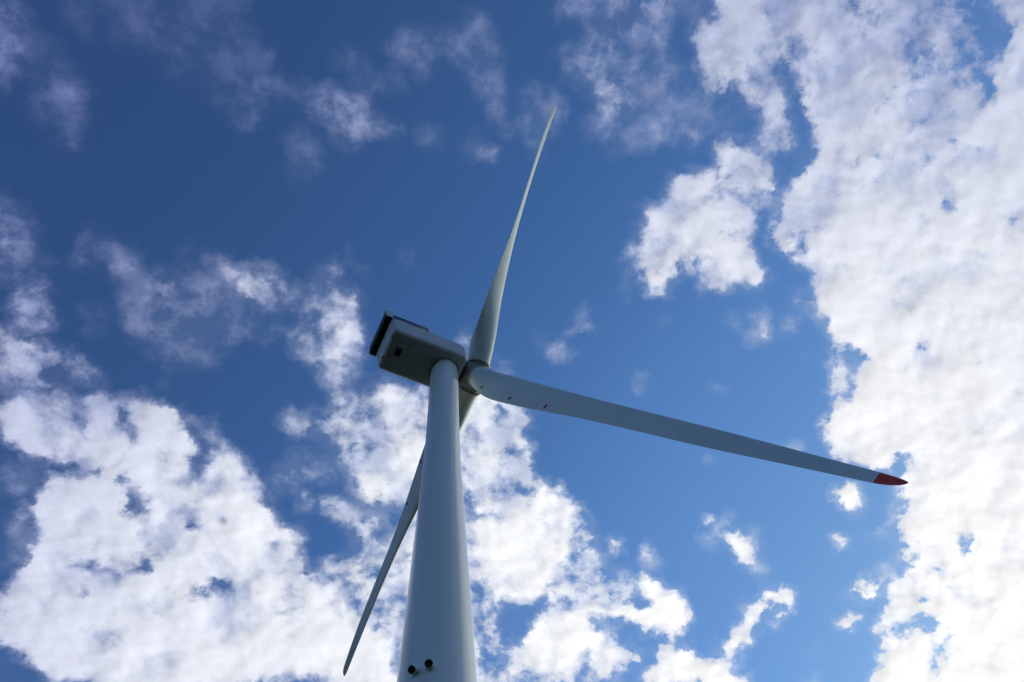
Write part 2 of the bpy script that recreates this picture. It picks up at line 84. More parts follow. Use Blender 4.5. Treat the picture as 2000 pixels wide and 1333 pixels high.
    [0, 0, 0, 0, 0, 0, 0, 0, 0, 0, 0, 2, 4, 6, 8, 3, 0, 0, 0, 0, 0, 0, 0, 0, 0, 0, 0, 0, 0, 0, 1, 4, 1, 0, 0, 1, 4, 5, 2, 3, 9, 12, 14, 11, 7, 3, 2, 1, 0, 1, 5, 5, 1, 0, 2, 10, 5, 1, 0, 0, 0, 4, 9, 4, 0, 0, 0, 0, 0, 1, 3, 4, 4, 4, 3, 2, 2, 1, 1, 1, 0, 0, 3, 25, 26, 26, 26, 22, 10, 4, 2, 2, 13, 20, 32, 32, 31, 21, 31, 32, 32, 32, 32, 32, 32, 32, 32, 31, 32, 32, 32, 32, 32, 32, 32, 32, 32, 32, 32, 32, 32, 32, 32, 32, 32, 32, 32],
    [0, 0, 0, 0, 0, 0, 0, 0, 0, 0, 0, 0, 1, 4, 7, 3, 0, 0, 0, 0, 0, 0, 0, 0, 0, 0, 0, 0, 0, 0, 0, 0, 0, 0, 0, 2, 6, 7, 4, 1, 2, 9, 7, 2, 0, 0, 0, 0, 0, 0, 1, 1, 0, 0, 7, 12, 12, 10, 2, 0, 0, 1, 3, 2, 0, 0, 0, 0, 0, 0, 0, 1, 1, 0, 0, 0, 0, 0, 0, 0, 0, 0, 1, 21, 26, 26, 26, 26, 26, 22, 4, 2, 27, 32, 32, 32, 32, 32, 32, 32, 32, 32, 32, 32, 32, 32, 32, 32, 32, 32, 32, 32, 32, 32, 32, 32, 32, 32, 32, 32, 32, 32, 32, 32, 32, 32, 32],
    [0, 0, 0, 0, 0, 0, 0, 0, 0, 0, 0, 0, 0, 3, 10, 3, 0, 0, 0, 0, 0, 0, 0, 0, 0, 0, 0, 0, 0, 0, 0, 0, 0, 0, 0, 3, 7, 8, 5, 1, 0, 2, 1, 0, 0, 0, 0, 0, 0, 0, 0, 0, 0, 0, 1, 4, 9, 7, 2, 0, 0, 0, 0, 0, 0, 0, 0, 0, 0, 0, 0, 0, 0, 0, 0, 0, 0, 0, 0, 1, 5, 8, 15, 18, 26, 26, 26, 26, 26, 26, 6, 2, 30, 32, 32, 32, 32, 32, 32, 32, 32, 32, 32, 32, 32, 32, 18, 29, 32, 32, 32, 32, 32, 32, 32, 32, 32, 32, 32, 32, 32, 32, 32, 32, 32, 32, 32],
    [0, 0, 0, 0, 0, 0, 0, 0, 0, 0, 0, 0, 0, 1, 1, 0, 0, 0, 0, 0, 0, 0, 0, 0, 0, 0, 0, 0, 0, 0, 0, 0, 0, 0, 0, 4, 8, 7, 3, 0, 0, 0, 0, 0, 0, 0, 0, 0, 0, 0, 0, 0, 0, 0, 0, 0, 0, 0, 0, 0, 0, 0, 0, 0, 0, 0, 0, 0, 0, 0, 0, 0, 0, 0, 0, 0, 0, 0, 6, 23, 25, 26, 26, 26, 25, 26, 26, 24, 25, 25, 4, 8, 32, 32, 32, 32, 32, 32, 32, 32, 32, 32, 32, 32, 32, 32, 32, 19, 31, 32, 32, 32, 32, 32, 32, 32, 32, 32, 32, 32, 32, 32, 32, 32, 32, 32, 32],
    [0, 0, 0, 0, 0, 0, 0, 0, 0, 0, 0, 0, 0, 0, 0, 0, 0, 0, 0, 0, 0, 0, 0, 0, 0, 0, 0, 0, 0, 0, 0, 0, 0, 0, 1, 4, 7, 5, 1, 0, 0, 0, 0, 0, 0, 0, 0, 0, 0, 0, 0, 0, 0, 0, 0, 0, 0, 0, 0, 0, 0, 0, 0, 0, 0, 0, 0, 0, 0, 0, 0, 0, 0, 0, 0, 0, 0, 0, 17, 26, 26, 26, 25, 24, 26, 17, 24, 12, 9, 21, 3, 29, 32, 32, 32, 32, 32, 32, 32, 32, 32, 32, 32, 32, 32, 32, 32, 6, 23, 32, 32, 32, 32, 32, 32, 32, 32, 32, 32, 32, 32, 32, 32, 32, 32, 32, 32],
    [0, 0, 0, 0, 0, 0, 0, 0, 0, 0, 0, 0, 0, 0, 0, 0, 0, 0, 0, 0, 0, 0, 0, 0, 0, 0, 0, 0, 0, 0, 0, 0, 0, 0, 0, 2, 3, 2, 0, 0, 0, 0, 0, 0, 0, 0, 0, 0, 0, 0, 0, 0, 0, 0, 0, 0, 0, 0, 0, 0, 0, 0, 0, 0, 0, 0, 0, 0, 0, 0, 0, 0, 0, 0, 0, 0, 0, 2, 19, 26, 26, 26, 21, 26, 26, 24, 14, 16, 11, 10, 8, 32, 32, 32, 32, 32, 32, 32, 32, 32, 32, 32, 32, 30, 25, 32, 32, 32, 32, 32, 32, 32, 32, 23, 32, 32, 32, 32, 32, 32, 32, 32, 32, 32, 32, 32, 32],
    [0, 0, 0, 0, 0, 0, 0, 0, 0, 0, 0, 0, 0, 0, 0, 0, 0, 0, 0, 0, 0, 0, 0, 0, 0, 0, 0, 0, 0, 0, 0, 0, 0, 0, 0, 0, 0, 0, 0, 0, 0, 0, 0, 0, 0, 0, 0, 0, 0, 0, 0, 0, 0, 0, 0, 0, 0, 0, 0, 0, 0, 0, 0, 0, 0, 0, 0, 0, 0, 0, 0, 0, 0, 0, 2, 4, 14, 21, 23, 26, 26, 26, 26, 26, 26, 26, 26, 20, 21, 2, 16, 32, 32, 32, 28, 32, 32, 32, 32, 32, 32, 32, 32, 31, 26, 25, 28, 32, 32, 32, 32, 32, 32, 32, 32, 32, 32, 32, 32, 32, 32, 32, 32, 32, 33, 33, 33],
    [0, 0, 1, 1, 1, 3, 3, 3, 3, 0, 0, 0, 0, 0, 0, 0, 0, 0, 0, 0, 0, 0, 0, 0, 0, 0, 0, 0, 0, 0, 0, 0, 0, 0, 0, 0, 0, 0, 0, 0, 0, 0, 0, 0, 0, 0, 0, 0, 0, 0, 0, 0, 0, 0, 0, 0, 0, 0, 0, 0, 0, 0, 0, 0, 0, 0, 0, 0, 0, 0, 0, 0, 0, 0, 0, 2, 24, 26, 25, 26, 26, 26, 26, 26, 26, 26, 26, 26, 7, 1, 21, 32, 32, 30, 31, 32, 32, 32, 32, 32, 32, 32, 32, 32, 32, 25, 26, 32, 32, 32, 32, 32, 32, 32, 32, 32, 32, 32, 32, 32, 33, 33, 33, 33, 33, 33, 33],
    [11, 12, 13, 13, 13, 14, 14, 14, 14, 4, 0, 0, 0, 0, 0, 0, 0, 0, 0, 0, 0, 0, 0, 0, 0, 0, 0, 0, 0, 0, 0, 0, 0, 0, 0, 0, 0, 0, 0, 0, 0, 0, 0, 0, 0, 0, 0, 0, 0, 0, 0, 0, 0, 0, 0, 0, 0, 0, 0, 0, 0, 0, 0, 0, 0, 0, 0, 0, 0, 0, 0, 0, 0, 0, 2, 4, 23, 26, 30, 26, 26, 26, 26, 26, 30, 29, 26, 26, 6, 1, 26, 32, 32, 29, 32, 32, 32, 32, 32, 32, 32, 32, 32, 32, 32, 32, 32, 32, 32, 32, 32, 32, 32, 32, 32, 32, 32, 33, 33, 33, 33, 33, 34, 34, 34, 34, 35],
    [15, 15, 15, 15, 15, 15, 15, 15, 15, 10, 1, 0, 0, 0, 0, 0, 0, 0, 0, 0, 0, 0, 0, 0, 0, 0, 0, 0, 0, 0, 0, 0, 0, 0, 0, 0, 0, 0, 0, 0, 0, 0, 0, 0, 0, 0, 0, 0, 0, 0, 0, 0, 0, 0, 0, 0, 0, 0, 0, 0, 0, 0, 0, 0, 0, 0, 0, 0, 0, 0, 0, 0, 0, 0, 1, 12, 26, 26, 25, 26, 26, 26, 26, 26, 30, 31, 27, 25, 4, 0, 14, 32, 31, 19, 32, 32, 30, 30, 32, 32, 32, 32, 32, 32, 32, 32, 32, 29, 32, 32, 31, 18, 27, 32, 33, 33, 33, 33, 33, 34, 34, 34, 35, 35, 35, 35, 36],
    [15, 15, 15, 15, 15, 15, 15, 15, 15, 15, 6, 0, 0, 0, 0, 0, 0, 0, 0, 0, 0, 0, 0, 0, 0, 0, 0, 0, 0, 0, 0, 0, 0, 0, 0, 0, 0, 0, 0, 0, 0, 0, 0, 0, 0, 0, 0, 0, 0, 0, 0, 0, 0, 0, 0, 0, 0, 0, 0, 0, 0, 0, 0, 0, 0, 0, 0, 0, 0, 0, 0, 0, 0, 0, 2, 15, 26, 26, 26, 19, 25, 26, 26, 26, 30, 31, 28, 23, 4, 0, 3, 27, 32, 13, 32, 32, 32, 32, 32, 32, 32, 32, 32, 32, 32, 32, 32, 30, 32, 32, 32, 29, 33, 33, 33, 33, 34, 34, 34, 35, 35, 35, 36, 36, 36, 36, 36],
    [15, 15, 15, 15, 15, 15, 15, 15, 15, 15, 5, 0, 0, 0, 0, 2, 1, 0, 0, 0, 0, 0, 0, 0, 0, 0, 0, 0, 0, 0, 0, 0, 0, 0, 0, 0, 0, 0, 0, 0, 0, 0, 0, 0, 0, 0, 0, 0, 0, 0, 0, 0, 0, 0, 0, 0, 0, 0, 0, 0, 0, 0, 0, 0, 0, 0, 0, 0, 0, 0, 0, 0, 0, 3, 17, 22, 26, 26, 26, 25, 25, 26, 26, 26, 30, 30, 26, 25, 13, 1, 0, 3, 17, 23, 30, 32, 32, 32, 32, 32, 32, 32, 32, 32, 32, 32, 32, 33, 33, 33, 33, 33, 33, 34, 34, 34, 35, 35, 35, 36, 36, 36, 36, 36, 37, 37, 37],
    [15, 15, 15, 15, 15, 15, 15, 15, 15, 14, 3, 0, 0, 0, 3, 9, 7, 3, 1, 0, 0, 0, 0, 0, 1, 0, 0, 0, 0, 0, 0, 0, 0, 0, 0, 0, 0, 0, 0, 0, 0, 1, 0, 0, 0, 0, 0, 0, 0, 0, 0, 0, 0, 0, 0, 0, 0, 0, 0, 0, 0, 0, 0, 0, 0, 0, 0, 0, 0, 0, 0, 0, 0, 5, 14, 19, 26, 26, 26, 26, 20, 26, 20, 21, 29, 29, 26, 26, 14, 1, 0, 0, 0, 2, 6, 24, 32, 32, 32, 32, 32, 32, 32, 32, 33, 33, 33, 33, 33, 33, 34, 34, 34, 35, 35, 35, 36, 36, 36, 36, 36, 36, 37, 37, 37, 37, 37],
    [15, 15, 15, 15, 15, 15, 15, 15, 15, 12, 3, 0, 0, 0, 7, 10, 10, 9, 5, 1, 0, 0, 0, 1, 3, 0, 1, 1, 0, 0, 0, 0, 0, 0, 0, 0, 0, 0, 0, 0, 0, 5, 0, 0, 0, 0, 0, 1, 3, 0, 0, 0, 0, 0, 0, 0, 0, 0, 0, 0, 0, 0, 0, 0, 0, 0, 0, 0, 0, 0, 0, 0, 0, 0, 6, 12, 25, 26, 26, 25, 12, 20, 19, 26, 26, 26, 26, 26, 25, 16, 1, 0, 0, 0, 0, 18, 32, 32, 32, 32, 32, 33, 33, 33, 33, 33, 33, 34, 34, 31, 34, 35, 35, 36, 36, 36, 36, 36, 36, 37, 37, 37, 37, 37, 37, 37, 37],
    [15, 15, 15, 15, 15, 15, 15, 15, 15, 10, 2, 3, 0, 3, 9, 5, 8, 12, 11, 4, 0, 0, 0, 0, 1, 0, 9, 12, 4, 0, 0, 1, 0, 0, 0, 0, 0, 0, 1, 4, 1, 3, 1, 0, 0, 0, 0, 0, 2, 0, 0, 0, 0, 0, 0, 0, 0, 0, 0, 0, 0, 0, 0, 0, 0, 0, 0, 0, 0, 0, 0, 0, 0, 1, 4, 2, 17, 26, 26, 22, 8, 8, 13, 26, 26, 26, 25, 20, 21, 24, 5, 0, 0, 0, 0, 15, 32, 32, 32, 32, 33, 33, 33, 33, 34, 34, 34, 35, 32, 26, 36, 36, 36, 36, 36, 36, 37, 37, 37, 37, 37, 37, 37, 37, 37, 37, 37],
    [15, 15, 15, 15, 15, 15, 15, 15, 14, 7, 0, 1, 0, 3, 4, 0, 3, 13, 14, 6, 1, 3, 3, 3, 3, 2, 2, 14, 15, 8, 9, 13, 11, 8, 1, 0, 0, 1, 12, 15, 11, 2, 4, 4, 0, 0, 0, 0, 0, 0, 0, 0, 0, 0, 0, 0, 0, 0, 0, 0, 0, 0, 0, 0, 0, 0, 0, 0, 0, 0, 0, 0, 0, 0, 3, 1, 7, 25, 25, 10, 2, 0, 7, 24, 23, 21, 10, 1, 2, 5, 1, 0, 0, 1, 5, 17, 32, 32, 32, 32, 31, 27, 29, 30, 28, 28, 32, 34, 25, 36, 36, 36, 37, 37, 37, 29, 37, 37, 37, 37, 37, 37, 37, 37, 37, 37, 37],
    [9, 10, 8, 8, 8, 7, 6, 6, 5, 4, 11, 0, 0, 0, 0, 0, 1, 7, 8, 5, 7, 8, 9, 9, 9, 8, 6, 8, 16, 16, 16, 16, 16, 15, 5, 0, 0, 7, 16, 16, 13, 2, 0, 1, 0, 0, 0, 0, 0, 0, 0, 0, 0, 0, 0, 0, 0, 0, 0, 0, 0, 0, 0, 0, 0, 0, 0, 0, 0, 0, 0, 0, 0, 0, 3, 0, 1, 13, 15, 1, 0, 0, 1, 3, 2, 1, 0, 0, 0, 0, 0, 0, 0, 2, 14, 14, 32, 32, 32, 27, 32, 34, 35, 35, 35, 30, 28, 25, 36, 37, 37, 37, 37, 37, 37, 37, 37, 37, 37, 37, 37, 37, 37, 37, 37, 37, 37],
    [0, 0, 0, 0, 0, 0, 0, 0, 14, 15, 15, 2, 0, 0, 0, 0, 0, 2, 6, 9, 12, 14, 14, 10, 10, 10, 13, 11, 9, 15, 24, 25, 23, 16, 13, 3, 6, 17, 12, 16, 13, 8, 3, 0, 0, 0, 0, 0, 0, 0, 0, 0, 0, 0, 0, 0, 0, 0, 0, 0, 0, 0, 0, 0, 0, 0, 0, 0, 0, 0, 0, 0, 0, 0, 2, 0, 0, 0, 1, 0, 0, 0, 0, 0, 0, 0, 0, 0, 0, 3, 1, 0, 0, 1, 5, 5, 18, 30, 32, 31, 34, 35, 35, 36, 36, 35, 31, 24, 37, 37, 37, 37, 37, 37, 37, 37, 37, 37, 37, 37, 37, 37, 37, 37, 37, 37, 37],
    [0, 0, 0, 0, 0, 0, 0, 1, 15, 15, 15, 1, 0, 0, 0, 0, 0, 3, 9, 10, 12, 14, 13, 10, 10, 10, 14, 13, 4, 8, 23, 25, 25, 16, 16, 13, 6, 16, 10, 18, 23, 20, 12, 2, 0, 0, 0, 0, 0, 0, 0, 0, 0, 0, 0, 0, 0, 0, 0, 0, 0, 0, 0, 0, 0, 0, 0, 0, 0, 2, 0, 0, 0, 0, 0, 0, 0, 0, 0, 0, 0, 0, 0, 0, 0, 0, 1, 4, 0, 10, 6, 0, 3, 11, 0, 5, 9, 8, 32, 33, 34, 31, 35, 36, 37, 37, 36, 32, 37, 37, 37, 37, 37, 37, 37, 37, 37, 37, 37, 37, 37, 37, 37, 37, 37, 37, 37],
    [0, 0, 0, 0, 0, 0, 0, 5, 15, 17, 16, 2, 0, 0, 3, 2, 0, 4, 9, 10, 11, 11, 11, 11, 11, 11, 11, 10, 7, 4, 9, 17, 15, 13, 8, 3, 13, 15, 16, 17, 25, 25, 18, 3, 0, 0, 0, 0, 0, 0, 0, 0, 0, 0, 0, 0, 0, 0, 0, 0, 0, 0, 0, 0, 0, 0, 0, 0, 1, 10, 0, 0, 0, 0, 0, 0, 0, 0, 1, 2, 0, 0, 0, 0, 0, 0, 3, 6, 0, 8, 13, 0, 5, 12, 0, 1, 3, 8, 30, 32, 34, 26, 36, 36, 37, 37, 37, 35, 37, 37, 37, 37, 37, 37, 37, 37, 37, 37, 37, 37, 37, 37, 37, 37, 37, 37, 37],
    [2, 1, 0, 0, 0, 0, 0, 7, 15, 19, 18, 4, 0, 0, 5, 7, 0, 4, 11, 11, 10, 10, 11, 11, 11, 11, 10, 10, 11, 10, 5, 3, 4, 3, 2, 9, 17, 16, 16, 16, 16, 20, 14, 1, 0, 0, 0, 0, 0, 0, 0, 0, 0, 0, 0, 0, 0, 0, 0, 0, 0, 0, 0, 0, 0, 0, 0, 0, 4, 7, 0, 0, 0, 0, 0, 0, 0, 0, 1, 2, 0, 0, 0, 0, 0, 0, 0, 2, 5, 6, 16, 1, 1, 1, 0, 0, 0, 5, 19, 12, 29, 34, 36, 36, 37, 37, 36, 9, 32, 37, 37, 36, 36, 37, 37, 37, 37, 37, 37, 37, 37, 37, 37, 37, 37, 37, 37],
    [23, 23, 23, 22, 21, 20, 19, 9, 12, 16, 14, 1, 0, 0, 6, 5, 0, 3, 11, 10, 10, 10, 11, 12, 12, 11, 10, 11, 13, 12, 6, 1, 1, 3, 1, 3, 11, 16, 16, 16, 18, 16, 15, 2, 0, 0, 0, 0, 0, 0, 0, 0, 0, 0, 0, 0, 0, 0, 0, 0, 0, 0, 0, 0, 0, 0, 0, 3, 11, 10, 3, 0, 0, 0, 0, 0, 0, 0, 0, 0, 0, 0, 0, 0, 0, 0, 0, 0, 2, 6, 3, 0, 0, 0, 0, 0, 0, 1, 19, 3, 4, 29, 35, 36, 37, 37, 37, 23, 28, 29, 31, 32, 27, 23, 36, 37, 37, 37, 37, 37, 37, 37, 37, 37, 37, 37, 37],
    [24, 24, 24, 24, 24, 24, 24, 24, 8, 4, 1, 0, 0, 0, 4, 3, 0, 1, 7, 8, 10, 11, 10, 11, 11, 10, 10, 10, 9, 8, 4, 1, 6, 7, 6, 14, 14, 16, 16, 21, 27, 26, 18, 3, 0, 0, 0, 0, 0, 0, 0, 0, 0, 0, 0, 3, 0, 0, 0, 0, 0, 0, 0, 1, 3, 1, 6, 8, 1, 0, 0, 0, 0, 0, 0, 0, 0, 0, 0, 0, 0, 0, 0, 0, 0, 0, 1, 0, 0, 0, 0, 0, 0, 0, 0, 2, 1, 1, 13, 8, 3, 16, 35, 36, 37, 37, 37, 37, 37, 37, 37, 37, 37, 37, 37, 37, 37, 37, 37, 37, 37, 37, 37, 37, 37, 37, 37],
    [24, 24, 24, 24, 24, 24, 24, 24, 24, 22, 11, 2, 0, 0, 0, 0, 0, 0, 1, 3, 10, 11, 10, 10, 10, 11, 10, 8, 5, 3, 1, 2, 7, 1, 5, 16, 16, 16, 16, 17, 26, 27, 22, 3, 0, 0, 0, 0, 0, 0, 0, 0, 0, 0, 5, 17, 2, 0, 0, 0, 0, 0, 0, 0, 2, 5, 10, 0, 0, 0, 0, 0, 0, 0, 0, 0, 0, 0, 0, 0, 0, 0, 0, 0, 0, 0, 2, 0, 0, 0, 0, 0, 0, 0, 0, 0, 0, 1, 17, 17, 3, 30, 35, 36, 36, 37, 37, 37, 37, 37, 37, 37, 37, 37, 37, 37, 37, 37, 37, 37, 37, 37, 37, 37, 37, 37, 37],
    [24, 24, 24, 24, 24, 24, 24, 24, 24, 24, 24, 23, 16, 1, 0, 0, 0, 0, 0, 1, 5, 9, 10, 10, 10, 10, 8, 4, 1, 0, 0, 0, 0, 0, 1, 12, 16, 16, 18, 18, 17, 16, 14, 2, 0, 0, 0, 0, 0, 0, 0, 0, 0, 0, 8, 11, 0, 0, 1, 0, 0, 0, 0, 0, 0, 6, 13, 7, 0, 0, 0, 0, 0, 0, 0, 0, 0, 0, 0, 0, 0, 0, 0, 0, 0, 0, 0, 0, 0, 0, 0, 0, 0, 0, 0, 0, 0, 0, 16, 18, 6, 33, 35, 36, 36, 37, 37, 37, 37, 37, 37, 37, 37, 37, 37, 37, 37, 37, 37, 37, 37, 37, 37, 37, 37, 37, 37],
    [24, 24, 24, 24, 24, 24, 24, 24, 24, 24, 24, 24, 24, 20, 1, 0, 0, 0, 0, 0, 2, 6, 9, 9, 8, 7, 4, 1, 0, 0, 0, 0, 0, 0, 0, 3, 13, 20, 25, 25, 25, 19, 15, 5, 0, 0, 0, 0, 0, 0, 0, 0, 0, 0, 1, 0, 0, 1, 6, 2, 0, 0, 0, 0, 0, 0, 7, 10, 4, 0, 0, 0, 0, 0, 0, 0, 0, 0, 0, 0, 0, 0, 0, 0, 0, 0, 0, 0, 0, 0, 0, 0, 0, 0, 0, 0, 0, 0, 14, 19, 7, 33, 35, 36, 36, 37, 37, 37, 37, 37, 37, 37, 37, 37, 37, 37, 37, 37, 37, 37, 37, 37, 37, 37, 37, 37, 37],
    [14, 15, 17, 17, 16, 18, 18, 19, 19, 21, 10, 7, 16, 24, 17, 0, 0, 0, 0, 0, 0, 1, 4, 5, 3, 2, 1, 0, 0, 0, 0, 0, 0, 0, 0, 0, 3, 10, 20, 21, 21, 16, 8, 1, 0, 0, 0, 0, 0, 0, 0, 0, 0, 0, 0, 0, 0, 0, 4, 6, 4, 1, 0, 0, 0, 0, 0, 0, 0, 0, 0, 0, 0, 0, 0, 0, 1, 6, 0, 0, 0, 0, 0, 0, 0, 0, 0, 0, 0, 0, 0, 0, 0, 0, 0, 0, 0, 0, 10, 18, 8, 33, 34, 35, 36, 37, 37, 37, 37, 37, 37, 37, 37, 37, 36, 37, 37, 37, 37, 37, 37, 37, 37, 37, 37, 37, 37],
    [10, 10, 10, 10, 10, 10, 10, 10, 11, 18, 20, 7, 4, 8, 20, 10, 0, 0, 0, 0, 0, 1, 1, 1, 0, 0, 0, 0, 0, 0, 0, 0, 0, 0, 0, 0, 0, 1, 17, 22, 22, 21, 9, 0, 0, 0, 1, 0, 0, 0, 0, 0, 0, 0, 0, 0, 0, 0, 1, 6, 8, 3, 0, 0, 0, 0, 0, 0, 0, 0, 0, 0, 0, 0, 0, 0, 2, 3, 0, 0, 0, 0, 0, 0, 0, 3, 7, 0, 0, 0, 0, 0, 0, 0, 0, 0, 0, 0, 5, 16, 17, 33, 34, 35, 36, 36, 37, 37, 37, 37, 37, 37, 37, 37, 31, 32, 37, 37, 37, 37, 37, 37, 37, 37, 37, 37, 37],
    [16, 13, 7, 5, 5, 6, 6, 7, 14, 26, 26, 23, 14, 3, 2, 6, 2, 0, 0, 0, 0, 4, 0, 0, 0, 0, 0, 0, 0, 0, 0, 0, 0, 0, 0, 0, 0, 0, 7, 21, 22, 15, 4, 3, 3, 10, 15, 12, 2, 1, 2, 1, 0, 0, 0, 0, 0, 0, 0, 0, 0, 0, 0, 0, 0, 0, 0, 0, 0, 0, 0, 0, 0, 0, 0, 0, 3, 5, 0, 0, 0, 0, 0, 0, 0, 0, 1, 0, 0, 0, 0, 0, 0, 0, 0, 0, 0, 0, 3, 16, 32, 33, 34, 35, 35, 36, 37, 37, 37, 37, 37, 37, 37, 28, 36, 36, 37, 37, 37, 37, 37, 37, 37, 37, 37, 37, 37],
    [27, 27, 26, 26, 24, 23, 21, 23, 24, 22, 26, 26, 25, 13, 28, 29, 15, 16, 17, 5, 1, 0, 0, 0, 0, 0, 0, 0, 0, 0, 0, 0, 0, 0, 0, 0, 0, 0, 2, 18, 22, 9, 3, 4, 6, 21, 23, 22, 15, 14, 17, 12, 9, 7, 5, 7, 16, 17, 10, 4, 0, 0, 0, 0, 0, 0, 0, 0, 0, 0, 0, 0, 0, 0, 0, 0, 0, 0, 0, 0, 0, 0, 0, 0, 0, 0, 0, 0, 0, 0, 0, 0, 0, 0, 0, 0, 0, 0, 11, 32, 32, 33, 33, 34, 35, 36, 36, 37, 37, 37, 37, 37, 37, 24, 36, 37, 37, 37, 37, 37, 37, 37, 37, 37, 37, 37, 37],
    [14, 16, 20, 23, 21, 23, 26, 27, 27, 26, 27, 27, 26, 15, 30, 30, 25, 16, 32, 31, 27, 6, 0, 0, 0, 0, 0, 0, 0, 0, 0, 0, 0, 0, 0, 0, 0, 0, 0, 10, 23, 20, 14, 15, 18, 23, 23, 23, 21, 22, 21, 27, 28, 27, 25, 25, 28, 28, 28, 25, 12, 2, 0, 0, 0, 0, 0, 0, 0, 0, 0, 0, 0, 0, 0, 0, 0, 0, 0, 0, 0, 0, 0, 0, 0, 0, 0, 0, 0, 0, 0, 0, 0, 0, 0, 0, 0, 0, 22, 32, 32, 32, 33, 34, 34, 35, 36, 36, 37, 37, 37, 37, 37, 36, 37, 37, 37, 37, 37, 37, 37, 37, 37, 37, 37, 37, 37],
    [0, 0, 0, 1, 0, 1, 16, 27, 27, 26, 25, 27, 27, 18, 30, 30, 30, 9, 31, 32, 32, 31, 19, 2, 0, 0, 0, 0, 0, 0, 0, 0, 0, 0, 1, 0, 1, 8, 2, 12, 23, 23, 23, 23, 23, 25, 26, 26, 23, 23, 22, 28, 28, 28, 27, 25, 28, 28, 28, 24, 25, 21, 10, 2, 0, 0, 0, 0, 0, 0, 0, 0, 0, 0, 0, 0, 0, 0, 0, 0, 0, 0, 0, 0, 0, 0, 0, 0, 0, 0, 0, 0, 0, 0, 0, 0, 0, 0, 22, 32, 32, 32, 33, 33, 34, 35, 35, 36, 33, 36, 37, 37, 37, 37, 37, 37, 37, 37, 37, 37, 37, 37, 37, 37, 37, 37, 37],
    [0, 0, 0, 0, 0, 0, 8, 27, 27, 26, 20, 27, 26, 21, 30, 30, 30, 13, 25, 32, 32, 32, 32, 17, 10, 5, 3, 0, 0, 0, 0, 0, 0, 3, 13, 11, 7, 5, 8, 19, 24, 24, 24, 24, 24, 27, 28, 28, 27, 26, 22, 28, 28, 28, 27, 25, 28, 28, 27, 13, 18, 28, 27, 21, 1, 0, 0, 0, 0, 0, 0, 0, 0, 0, 0, 0, 0, 0, 0, 0, 0, 0, 0, 0, 0, 0, 0, 0, 0, 0, 0, 0, 0, 0, 0, 0, 0, 0, 16, 32, 32, 32, 32, 33, 33, 33, 32, 25, 14, 36, 37, 37, 37, 37, 37, 37, 37, 37, 37, 37, 37, 37, 37, 37, 37, 37, 37],
    [1, 0, 0, 0, 0, 0, 0, 20, 27, 27, 26, 27, 27, 21, 30, 30, 30, 26, 16, 32, 32, 32, 32, 18, 2, 9, 11, 1, 0, 0, 0, 0, 0, 2, 15, 21, 22, 20, 21, 24, 24, 24, 24, 24, 24, 21, 28, 28, 28, 21, 22, 28, 28, 28, 27, 25, 28, 28, 27, 16, 18, 25, 18, 15, 1, 0, 0, 0, 0, 0, 0, 0, 0, 0, 0, 0, 0, 0, 0, 0, 0, 0, 0, 0, 0, 0, 0, 0, 0, 0, 0, 0, 0, 0, 2, 6, 0, 0, 3, 28, 32, 32, 32, 32, 33, 27, 6, 9, 34, 36, 37, 37, 37, 37, 37, 37, 37, 37, 37, 37, 37, 37, 37, 37, 37, 37, 37],
    [4, 4, 3, 2, 1, 1, 0, 1, 22, 27, 27, 27, 26, 27, 30, 30, 30, 30, 19, 32, 32, 32, 32, 31, 7, 1, 13, 5, 0, 0, 0, 0, 0, 0, 1, 6, 14, 20, 23, 24, 24, 24, 24, 24, 24, 24, 26, 27, 28, 26, 23, 29, 28, 28, 27, 22, 19, 28, 28, 26, 25, 27, 22, 2, 0, 0, 0, 0, 0, 0, 0, 0, 0, 0, 0, 0, 0, 0, 0, 0, 0, 0, 0, 0, 0, 0, 0, 0, 0, 0, 0, 0, 0, 0, 9, 10, 0, 0, 0, 4, 16, 22, 21, 27, 30, 28, 5, 24, 35, 36, 37, 37, 37, 37, 37, 37, 37, 37, 37, 37, 37, 37, 37, 37, 37, 37, 37],
    [4, 4, 4, 4, 12, 10, 7, 3, 4, 10, 15, 23, 20, 30, 30, 30, 30, 30, 26, 32, 32, 32, 32, 24, 23, 4, 3, 15, 1, 0, 0, 0, 0, 0, 0, 0, 1, 6, 10, 20, 23, 23, 24, 22, 23, 24, 24, 24, 25, 24, 23, 29, 28, 28, 28, 20, 24, 12, 28, 28, 28, 27, 27, 10, 0, 0, 0, 0, 0, 0, 0, 0, 0, 0, 0, 0, 0, 0, 0, 0, 0, 0, 0, 0, 0, 2, 0, 0, 0, 0, 0, 0, 0, 0, 0, 0, 0, 0, 0, 0, 0, 0, 2, 5, 5, 9, 9, 32, 35, 36, 36, 37, 37, 37, 37, 37, 37, 37, 37, 37, 37, 37, 37, 37, 37, 37, 37],
    [4, 4, 4, 4, 12, 12, 11, 4, 4, 3, 1, 2, 3, 19, 28, 30, 30, 30, 29, 32, 32, 32, 32, 25, 16, 3, 18, 19, 22, 4, 0, 0, 0, 0, 3, 7, 6, 6, 6, 10, 21, 21, 24, 20, 19, 24, 24, 24, 28, 27, 25, 29, 28, 28, 28, 20, 28, 26, 28, 28, 28, 21, 23, 22, 1, 0, 0, 0, 0, 0, 0, 0, 0, 0, 0, 0, 0, 0, 0, 0, 0, 0, 0, 0, 0, 4, 1, 0, 0, 0, 0, 0, 0, 0, 0, 0, 0, 0, 0, 0, 1, 3, 0, 0, 0, 0, 15, 33, 35, 36, 36, 37, 37, 37, 37, 37, 37, 37, 37, 37, 37, 37, 37, 37, 37, 37, 37],
